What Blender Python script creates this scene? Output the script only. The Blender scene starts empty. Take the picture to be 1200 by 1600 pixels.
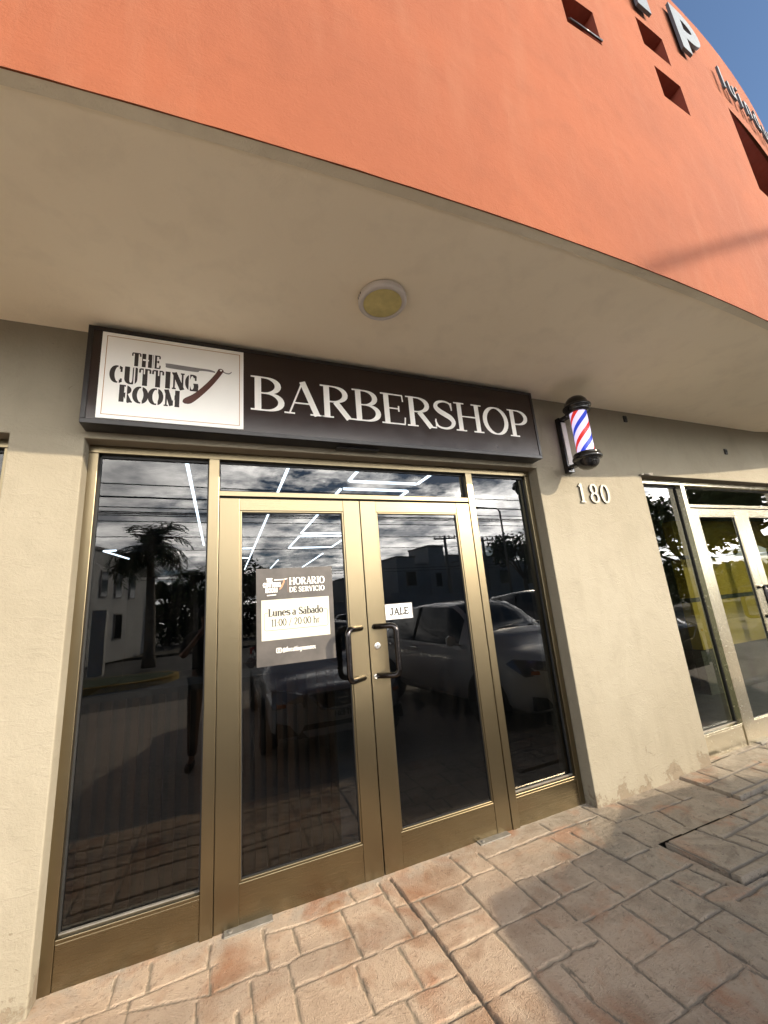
import bpy, bmesh, math, random
from mathutils import Vector, Matrix
from mathutils.geometry import tessellate_polygon
R_ = math.radians
random.seed(7)
sc = bpy.context.scene
COL = sc.collection

# ------------------------------------------------------------------ render / camera
sc.render.engine = 'CYCLES'
sc.cycles.use_denoising = True
try:
    sc.cycles.denoiser = 'OPENIMAGEDENOISE'
except Exception:
    pass
sc.cycles.max_bounces = 10
sc.cycles.diffuse_bounces = 5
sc.cycles.glossy_bounces = 5
sc.cycles.transparent_max_bounces = 14
sc.cycles.sample_clamp_indirect = 6
sc.cycles.caustics_reflective = False
sc.cycles.caustics_refractive = False
sc.render.resolution_x, sc.render.resolution_y = 768, 1024
sc.view_settings.view_transform = 'Standard'
sc.view_settings.look = 'None'
sc.view_settings.gamma = 1
sc.view_settings.exposure = EXPOSURE = 1.46

cam_d = bpy.data.cameras.new('camera')
cam = bpy.data.objects.new('camera', cam_d)
COL.objects.link(cam)
cr = Vector((0.92775358, -0.36417679, -0.08153874))
cu = Vector((-0.01097999, -0.24503126, 0.96945300))
cf = Vector((0.37303183, 0.89851819, 0.23132728))
m = Matrix((cr, cu, -cf)).transposed().to_4x4()
m.translation = Vector((0.0311, -2.5254, 1.4754))
cam.matrix_world = m
cam_d.sensor_fit = 'AUTO'
cam_d.sensor_width = 36
cam_d.lens = 620 / 1600 * 36
cam_d.clip_start = 0.02
cam_d.clip_end = 2000
sc.camera = cam

# ------------------------------------------------------------------ light
SUN_TO = Vector((0.85, -1.0, 0.56)).normalized()
sd = bpy.data.lights.new('sun', 'SUN')
sd.energy = 2.6
sd.angle = R_(0.5)
sd.color = (1.0, 0.86, 0.66)
so = bpy.data.objects.new('sun', sd)
so.rotation_euler = SUN_TO.to_track_quat('Z', 'Y').to_euler()
so.location = (8, -12, 14)
COL.objects.link(so)

world = bpy.data.worlds.new('World')
sc.world = world
world.use_nodes = True
nt = world.node_tree
nt.nodes.clear()
def wn(t, **k):
    n = nt.nodes.new(t)
    for a, b in k.items():
        setattr(n, a, b)
    return n
out = wn('ShaderNodeOutputWorld')
bg = wn('ShaderNodeBackground')
bg.inputs['Strength'].default_value = 0.15
sky = wn('ShaderNodeTexSky')
sky.sky_type = 'NISHITA'
sky.sun_disc = False
sky.sun_elevation = math.asin(SUN_TO.z)
sky.sun_rotation = math.atan2(SUN_TO.x, SUN_TO.y)
sky.air_density = 0.9
sky.dust_density = 0.15
sky.ozone_density = 2.0
# broken clouds over the street side of the sky
tc = wn('ShaderNodeTexCoord')
sep = wn('ShaderNodeSeparateXYZ')
nt.links.new(tc.outputs['Generated'], sep.inputs[0])
def mth(op, a, b=None, c=None, clamp=False):
    n = wn('ShaderNodeMath', operation=op, use_clamp=clamp)
    for i, v in enumerate((a, b, c)):
        if v is None:
            continue
        if isinstance(v, (int, float)):
            n.inputs[i].default_value = v
        else:
            nt.links.new(v, n.inputs[i])
    return n.outputs[0]
zz = mth('MAXIMUM', sep.outputs['Z'], 0.03)
den = mth('ADD', zz, 0.12)
px = mth('DIVIDE', sep.outputs['X'], den)
py = mth('DIVIDE', sep.outputs['Y'], den)
cmb = wn('ShaderNodeCombineXYZ')
nt.links.new(px, cmb.inputs[0]); nt.links.new(py, cmb.inputs[1])
def wnoise(scale, detail, rough, off):
    mp = wn('ShaderNodeMapping')
    mp.inputs['Location'].default_value = off
    nt.links.new(cmb.outputs[0], mp.inputs[0])
    n = wn('ShaderNodeTexNoise')
    n.inputs['Scale'].default_value = scale
    n.inputs['Detail'].default_value = detail
    n.inputs['Roughness'].default_value = rough
    nt.links.new(mp.outputs[0], n.inputs['Vector'])
    return n.outputs[0]
n1 = wnoise(0.55, 3, 0.5, (3.1, 1.4, 0))
n2 = wnoise(4.2, 9, 0.64, (0.3, 7.7, 0))
dn = mth('ADD', mth('MULTIPLY', n1, 0.75), mth('MULTIPLY', n2, 0.55))
cov = mth('MULTIPLY', mth('SUBTRACT', dn, 0.565), 7.5, clamp=True)
ys_ = mth('MULTIPLY', mth('SUBTRACT', mth('MULTIPLY', sep.outputs['Y'], -1.0), 0.02), 3.0, clamp=True)
zs_ = mth('MULTIPLY', mth('SUBTRACT', 0.70, sep.outputs['Z']), 4.0, clamp=True)
cov = mth('MULTIPLY', mth('MULTIPLY', cov, ys_), zs_)
shade = wnoise(2.2, 7, 0.6, (5.2, 0.4, 2.0))
crmp = wn('ShaderNodeValToRGB')
crmp.color_ramp.elements[0].position = 0.36
crmp.color_ramp.elements[0].color = (9.5, 9.6, 9.9, 1)
crmp.color_ramp.elements[1].position = 0.66
crmp.color_ramp.elements[1].color = (48, 46, 43, 1)
nt.links.new(shade, crmp.inputs[0])
mix = wn('ShaderNodeMix', data_type='RGBA')
nt.links.new(cov, mix.inputs['Factor'])
sk = wn('ShaderNodeVectorMath', operation='SCALE')
sk.inputs['Scale'].default_value = 0.46
nt.links.new(sky.outputs[0], sk.inputs[0])
nt.links.new(sk.outputs[0], mix.inputs['A'])
boost = mth('ADD', 0.5, mth('MULTIPLY', mth('ADD', mth('MULTIPLY', sep.outputs['X'], 0.65), mth('MULTIPLY', sep.outputs['Y'], -0.2)), 1.8))
boost = mth('MAXIMUM', boost, 0.4)
vm = wn('ShaderNodeVectorMath', operation='SCALE')
nt.links.new(crmp.outputs[0], vm.inputs[0]); nt.links.new(boost, vm.inputs['Scale'])
nt.links.new(vm.outputs[0], mix.inputs['B'])
nt.links.new(mix.outputs['Result'], bg.inputs['Color'])
nt.links.new(bg.outputs[0], out.inputs[0])

# ------------------------------------------------------------------ materials
class NT:
    def __init__(s, name):
        s.m = bpy.data.materials.new(name)
        s.m.use_nodes = True
        s.t = s.m.node_tree
        s.b = s.t.nodes['Principled BSDF']
        s.o = s.t.nodes['Material Output']
    def n(s, t, **k):
        x = s.t.nodes.new(t)
        for a, b in k.items():
            setattr(x, a, b)
        return x
    def l(s, a, b):
        s.t.links.new(a, b)
    def coord(s, scale=(1, 1, 1), kind='Object'):
        c = s.n('ShaderNodeTexCoord')
        mp = s.n('ShaderNodeMapping')
        mp.inputs['Scale'].default_value = scale
        s.l(c.outputs[kind], mp.inputs[0])
        return mp.outputs[0]
    def noise(s, v, scale, detail=4, rough=0.55, dist=0):
        x = s.n('ShaderNodeTexNoise')
        x.inputs['Scale'].default_value = scale
        x.inputs['Detail'].default_value = detail
        x.inputs['Roughness'].default_value = rough
        x.inputs['Distortion'].default_value = dist
        s.l(v, x.inputs['Vector'])
        return x.outputs[0]
    def ramp(s, f, *stops):
        r = s.n('ShaderNodeValToRGB')
        e = r.color_ramp.elements
        while len(e) < len(stops):
            e.new(0.5)
        for i, (p, c) in enumerate(stops):
            e[i].position = p
            e[i].color = c if len(c) == 4 else (*c, 1)
        s.l(f, r.inputs[0])
        return r.outputs[0]
    def fac(s, f, a, b):
        return s.ramp(f, (a, (0, 0, 0)), (b, (1, 1, 1)))
    def mixc(s, f, a, b, blend='MIX'):
        x = s.n('ShaderNodeMix', data_type='RGBA', blend_type=blend)
        for sock, v in (('Factor', f), ('A', a), ('B', b)):
            if isinstance(v, (int, float)):
                x.inputs[sock].default_value = v
            elif isinstance(v, tuple):
                x.inputs[sock].default_value = v if len(v) == 4 else (*v, 1)
            else:
                s.l(v, x.inputs[sock])
        return x.outputs['Result']
    def math(s, op, a, b=0.0, clamp=False):
        x = s.n('ShaderNodeMath', operation=op, use_clamp=clamp)
        for i, v in enumerate((a, b)):
            if isinstance(v, (int, float)):
                x.inputs[i].default_value = v
            else:
                s.l(v, x.inputs[i])
        return x.outputs[0]
    def bump(s, h, strength=0.3, dist=0.01, prev=None):
        x = s.n('ShaderNodeBump')
        x.inputs['Strength'].default_value = strength
        x.inputs['Distance'].default_value = dist
        s.l(h, x.inputs['Height'])
        if prev is not None:
            s.l(prev, x.inputs['Normal'])
        return x.outputs[0]
    def set(s, **k):
        names = dict(color='Base Color', rough='Roughness', metal='Metallic', spec='Specular IOR Level', ior='IOR',
                     coat='Coat Weight', coatr='Coat Roughness', normal='Normal', emit='Emission Color', es='Emission Strength',
                     trans='Transmission Weight', alpha='Alpha', sheen='Sheen Weight')
        for a, v in k.items():
            i = s.b.inputs[names[a]]
            if isinstance(v, (int, float)):
                i.default_value = v
            elif isinstance(v, tuple):
                i.default_value = v if len(v) == 4 else (*v, 1)
            else:
                s.l(v, i)
        return s.m

def plain(name, c, rough=0.5, metal=0.0, var=0.12, scale=9, bump=0.0, **k):
    t = NT(name)
    v = t.coord()
    f = t.noise(v, scale, 5, 0.6)
    d = tuple(x * (1 - var) for x in c)
    l = tuple(min(1, x * (1 + var)) for x in c)
    t.set(color=t.ramp(f, (0.3, d), (0.7, l)), metal=metal, **k)
    g = t.noise(v, scale * 3, 3, 0.6)
    t.set(rough=t.ramp(g, (0.3, (rough * .85,) * 3), (0.75, (min(1, rough * 1.15),) * 3)))
    if bump:
        t.set(normal=t.bump(t.noise(v, scale * 8, 4, 0.6), bump, 0.004))
    return t.m

def plaster(name, base, dark, peel=None, bump=0.35, streaks=False, trowel=0.35):
    t = NT(name)
    v = t.coord()
    big = t.noise(v, 0.9, 4, 0.55, 0.4)
    mid = t.noise(v, 5.5, 5, 0.6, 0.3)
    fine = t.noise(v, 85, 4, 0.7)
    grit = t.noise(v, 240, 2, 0.6)
    c = t.mixc(t.fac(big, 0.38, 0.68), base, dark)
    c = t.mixc(t.math('MULTIPLY', t.fac(mid, 0.5, 0.75), 0.35), c, tuple(x * 0.82 for x in dark))
    if streaks:
        vs = t.coord((2.6, 2.6, 0.35))
        st = t.noise(vs, 2.4, 5, 0.6, 0.3)
        c = t.mixc(t.math('MULTIPLY', t.fac(st, 0.52, 0.74), 0.4), c, streaks)
    h = t.math('ADD', t.math('MULTIPLY', mid, 1.6), t.math('ADD', t.math('MULTIPLY', fine, 0.5), t.math('MULTIPLY', grit, 0.16)))
    # trowel marks
    tv = t.coord((1.3, 1.3, 3.4))
    tr = t.noise(tv, 6.5, 6, 0.62, 1.2)
    h = t.math('ADD', h, t.math('MULTIPLY', t.fac(tr, 0.55, 0.62), trowel))
    if peel:
        g = t.n('ShaderNodeTexCoord')
        sp = t.n('ShaderNodeSeparateXYZ')
        t.l(g.outputs['Object'], sp.inputs[0])
        low = t.math('SUBTRACT', 1.0, t.math('DIVIDE', sp.outputs['Z'], peel[1]), clamp=True)
        pn = t.noise(v, 5.5, 10, 0.72, 0.25)
        pm = t.math('ADD', t.math('MULTIPLY', low, 0.20), t.math('MULTIPLY', pn, 0.66))
        pf = t.fac(pm, 0.505, 0.53)
        c = t.mixc(pf, c, peel[0])
        h = t.math('SUBTRACT', h, t.math('MULTIPLY', pf, 0.75))
        # small flaked spots and dirt higher up
        sn = t.noise(v, 11, 6, 0.7, 0.5)
        sf = t.fac(t.math('ADD', sn, t.math('MULTIPLY', low, 0.10)), 0.69, 0.72)
        c = t.mixc(t.math('MULTIPLY', sf, 0.7), c, tuple(x * 0.8 for x in peel[0]))
        h = t.math('SUBTRACT', h, t.math('MULTIPLY', sf, 0.4))
    t.set(color=c, rough=0.92, spec=0.2, normal=t.bump(h, bump, 0.012))
    return t.m

M = {}
M['cream'] = plaster('cream_plaster', (0.276, 0.246, 0.187), (0.250, 0.220, 0.163), ((0.204, 0.165, 0.118), 0.42), 0.42, (0.222, 0.193, 0.14), 0.2)
M['soffit'] = plaster('soffit_plaster', (0.93, 0.845, 0.675), (0.90, 0.81, 0.64), None, 0.12)
M['orange'] = plaster('orange_plaster', (0.222, 0.0705, 0.0335), (0.190, 0.062, 0.0315), None, 0.42, (0.228, 0.094, 0.053), 0.05)
M['maroon'] = plain('maroon_paint', (0.22, 0.045, 0.022), 0.8)
M['strip'] = plaster('raw_edge', (0.80, 0.74, 0.60), (0.66, 0.60, 0.47), None, 0.35)

def anodised(name, c, rough, sc3):
    t = NT(name)
    st = t.noise(t.coord(sc3), 3.0, 3, 0.5)
    v2 = t.coord()
    bl = t.noise(v2, 2.2, 5, 0.6)
    col = t.mixc(t.fac(st, 0.2, 0.8), tuple(x * 0.975 for x in c), tuple(min(1, x * 1.02) for x in c))
    col = t.mixc(t.math('MULTIPLY', t.fac(bl, 0.5, 0.8), 0.22), col, tuple(x * 0.78 for x in c))
    sp = t.n('ShaderNodeSeparateXYZ')
    t.l(v2, sp.inputs[0])
    low = t.math('SUBTRACT', 1.0, t.math('DIVIDE', sp.outputs['Z'], 0.10), clamp=True)
    du = t.math('MULTIPLY', low, t.fac(t.noise(v2, 18, 6, 0.7), 0.45, 0.75), clamp=True)
    t.set(color=t.mixc(t.math('MULTIPLY', du, 0.15), col, (0.30, 0.24, 0.17)), metal=t.math('SUBTRACT', 1.0, t.math('MULTIPLY', du, 0.15)))
    sc_ = t.noise(v2, 30, 4, 0.7)
    rr = t.math('ADD', t.math('MULTIPLY', st, rough * 0.16), t.math('ADD', rough * 0.88, t.math('MULTIPLY', t.fac(sc_, 0.62, 0.75), 0.12)))
    t.set(rough=rr, normal=t.bump(st, 0.003, 0.001))
    return t.m
FC = (0.212, 0.172, 0.106)
M['frame'] = anodised('champagne_anodised', FC, 0.33, (240, 240, 0.7))
M['frame_pale'] = anodised('anodised_glare', (0.66, 0.60, 0.46), 0.27, (240, 240, 0.7))  # same champagne aluminium, bright sky glare put into the colour
M['frame_pale_h'] = anodised('anodised_glare_rail', (0.66, 0.60, 0.46), 0.25, (0.7, 240, 240))
M['frame_h'] = anodised('champagne_anodised_rail', FC, 0.29, (0.7, 240, 240))
M['gasket'] = plain('black_gasket', (0.012, 0.012, 0.012), 0.6)
M['dark_alu'] = plain('dark_handle_metal', (0.055, 0.05, 0.05), 0.22, 1.0)
M['steel'] = plain('lock_steel', (0.80, 0.78, 0.74), 0.25, 1.0, 0.05)
M['alu'] = plain('plain_aluminium', (0.20, 0.185, 0.16), 0.6, 0.25, 0.2, 20)

def glass(name, tint, ior, refl=1.0):
    t = NT(name)
    t.t.nodes.remove(t.b)
    tr = t.n('ShaderNodeBsdfTransparent'); tr.inputs[0].default_value = (*tint, 1)
    gl = t.n('ShaderNodeBsdfGlossy'); gl.inputs['Roughness'].default_value = 0.0
    gl.inputs['Color'].default_value = (refl, refl, refl, 1)
    v = t.coord()
    wav = t.noise(v, 1.6, 2, 0.5)
    gl_n = t.bump(wav, 0.006, 0.02)
    t.l(gl_n, gl.inputs['Normal'])
    fr = t.n('ShaderNodeFresnel'); fr.inputs['IOR'].default_value = ior
    mx = t.n('ShaderNodeMixShader')
    ge = t.n('ShaderNodeNewGeometry')      # reflect once, at the face turned to the viewer
    ff = t.math('MULTIPLY', fr.outputs[0], t.math('SUBTRACT', 1.0, ge.outputs['Backfacing']))
    t.l(ff, mx.inputs[0]); t.l(tr.outputs[0], mx.inputs[1]); t.l(gl.outputs[0], mx.inputs[2])
    # thin film of dust that the low sun picks up
    df = t.n('ShaderNodeBsdfDiffuse'); df.inputs[0].default_value = (0.5, 0.46, 0.4, 1)
    m2 = t.n('ShaderNodeMixShader')
    dv = t.coord((7, 7, 1.2))
    dust = t.math('MULTIPLY', t.fac(t.noise(dv, 4.0, 6, 0.65), 0.45, 0.8), 0.004)
    t.l(dust, m2.inputs[0]); t.l(mx.outputs[0], m2.inputs[1]); t.l(df.outputs[0], m2.inputs[2])
    t.l(m2.outputs[0], t.o.inputs[0])
    return t.m
M['glass'] = glass('tinted_glass', (0.40, 0.42, 0.43), 1.57)
M['glass_clear'] = glass('clear_glass', (0.64, 0.68, 0.62), 1.75)

# ------------------------------------------------------------------ mesh builder
class MB:
    def __init__(s):
        s.v = []; s.f = []; s.mi = []; s.sm = []
    def add(s, vs, fs, mi=0, smooth=False):
        o = len(s.v)
        s.v += [tuple(x) for x in vs]
        for f in fs:
            s.f.append(tuple(i + o for i in f)); s.mi.append(mi); s.sm.append(smooth)
        return s
    def box(s, x0, x1, y0, y1, z0, z1, mi=0):
        vs = [(x, y, z) for x in (x0, x1) for y in (y0, y1) for z in (z0, z1)]
        return s.add(vs, [(0, 1, 3, 2), (4, 6, 7, 5), (0, 4, 5, 1), (2, 3, 7, 6), (0, 2, 6, 4), (1, 5, 7, 3)], mi)
    def tbox(s, mat, hx, hy, hz, mi=0):
        vs = [mat @ Vector((x * hx, y * hy, z * hz)) for x in (-1, 1) for y in (-1, 1) for z in (-1, 1)]
        return s.add(vs, [(0, 1, 3, 2), (4, 6, 7, 5), (0, 4, 5, 1), (2, 3, 7, 6), (0, 2, 6, 4), (1, 5, 7, 3)], mi)
    def tube(s, pts, r, n=8, mi=0, caps=True):
        pts = [Vector(p) for p in pts]
        rs = r if isinstance(r, (list, tuple)) else [r] * len(pts)
        rings = []
        up = None
        for i, p in enumerate(pts):
            d = (pts[min(i + 1, len(pts) - 1)] - pts[max(i - 1, 0)]).normalized()
            if up is None:
                up = Vector((0, 0, 1)) if abs(d.z) < 0.9 else Vector((1, 0, 0))
            a = d.cross(up).normalized(); b = a.cross(d).normalized(); up = b
            rings.append([p + (a * math.cos(2 * math.pi * k / n) + b * math.sin(2 * math.pi * k / n)) * rs[i] for k in range(n)])
        vs = [q for rg in rings for q in rg]
        fs = []
        for i in range(len(pts) - 1):
            for k in range(n):
                k2 = (k + 1) % n
                fs.append((i * n + k, i * n + k2, (i + 1) * n + k2, (i + 1) * n + k))
        s.add(vs, fs, mi, True)
        if caps:
            o = len(s.v) - len(vs)
            s.f.append(tuple(o + k for k in reversed(range(n)))); s.mi.append(mi); s.sm.append(False)
            s.f.append(tuple(o + (len(pts) - 1) * n + k for k in range(n))); s.mi.append(mi); s.sm.append(False)
        return s
    def lathe(s, prof, c, axis='z', n=32, mi=0, smooth=True):
        c = Vector(c); vs = []
        for (r, h) in prof:
            for k in range(n):
                a = 2 * math.pi * k / n
                x, y = r * math.cos(a), r * math.sin(a)
                vs.append(c + (Vector((x, y, h)) if axis == 'z' else Vector((x, h, y)) if axis == 'y' else Vector((h, x, y))))
        fs = []
        for i in range(len(prof) - 1):
            for k in range(n):
                k2 = (k + 1) % n
                fs.append((i * n + k, i * n + k2, (i + 1) * n + k2, (i + 1) * n + k))
        return s.add(vs, fs, mi, smooth)
    def poly(s, pts, mi=0):
        return s.add(pts, [tuple(range(len(pts)))], mi)
    def prism(s, outline, to3d, thick, mi=0):
        """outline in 2D, to3d(x, y, d) -> point; d 0 = front, thick = back"""
        n = len(outline)
        tri = tessellate_polygon([[Vector((x, y, 0)) for x, y in outline]])
        vs = [to3d(x, y, 0) for x, y in outline] + [to3d(x, y, thick) for x, y in outline]
        fs = [tuple(t) for t in tri] + [tuple(i + n for i in reversed(t)) for t in tri]
        fs += [(i, (i + 1) % n, (i + 1) % n + n, i + n) for i in range(n)]
        return s.add(vs, fs, mi)
    def build(s, name, mats, parent=None, bevel=0, seg=2, fix=True, loc=None):
        me = bpy.data.meshes.new(name)
        me.from_pydata(s.v, [], s.f)
        mats = mats if isinstance(mats, (list, tuple)) else [mats]
        for q in mats:
            me.materials.append(M[q] if isinstance(q, str) else q)
        me.polygons.foreach_set('material_index', s.mi)
        me.polygons.foreach_set('use_smooth', s.sm)
        me.update()
        if fix:
            bm = bmesh.new(); bm.from_mesh(me)
            bmesh.ops.recalc_face_normals(bm, faces=bm.faces)
            bm.to_mesh(me); bm.free()
        o = bpy.data.objects.new(name, me)
        COL.objects.link(o)
        if parent is not None:
            o.parent = parent
        if loc:
            o.location = loc
        if bevel:
            b = o.modifiers.new('bevel', 'BEVEL')
            b.width = bevel; b.segments = seg; b.limit_method = 'ANGLE'; b.angle_limit = R_(40)
        return o

def tag(o, label=None, cat=None, group=None, kind=None):
    if label: o['label'] = label
    if cat: o['category'] = cat
    if group: o['group'] = group
    if kind: o['kind'] = kind
    return o
def thing(name, label, cat, loc=(0, 0, 0), rz=0, group=None):
    o = bpy.data.objects.new(name, None)
    COL.objects.link(o)
    o.empty_display_size = 0.2
    o.location = loc; o.rotation_euler = (0, 0, rz)
    return tag(o, label, cat, group)

# ------------------------------------------------------------------ skeleton lettering
def arc(cx, cy, rx, ry, a0, a1, n=14):
    return [(cx + rx * math.cos(R_(a0 + (a1 - a0) * i / n)), cy + ry * math.sin(R_(a0 + (a1 - a0) * i / n))) for i in range(n + 1)]
def spline(P, n=6):
    o = []
    for i in range(len(P) - 1):
        p0, p1, p2, p3 = P[max(i - 1, 0)], P[i], P[i + 1], P[min(i + 2, len(P) - 1)]
        for k in range(n):
            t = k / n
            o.append(tuple(0.5 * (2 * p1[j] + (p2[j] - p0[j]) * t + (2 * p0[j] - 5 * p1[j] + 4 * p2[j] - p3[j]) * t * t
                                  + (3 * p1[j] - p0[j] - 3 * p2[j] + p3[j]) * t ** 3) for j in (0, 1)))
    o.append(P[-1])
    return o
def bowl(x, xe, y0, y1):
    ry = (y1 - y0) / 2; rx = min(ry * 1.05, xe - x - 0.02)
    return [(x, y1), (xe - rx, y1)] + arc(xe - rx, (y0 + y1) / 2, rx, ry, 90, -90, 16) + [(x, y0)]
SP = [(.50, .76), (.46, .93), (.30, .99), (.14, .92), (.09, .77), (.17, .63), (.31, .52), (.45, .41), (.52, .25), (.45, .08), (.29, .01), (.11, .07), (.05, .26)]
SW = [.1, .15, .15, .45, .9, 1.1, 1.15, 1.1, .9, .45, .15, .15, .1]
sS = [(x, y * .66) for x, y in SP]
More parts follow.
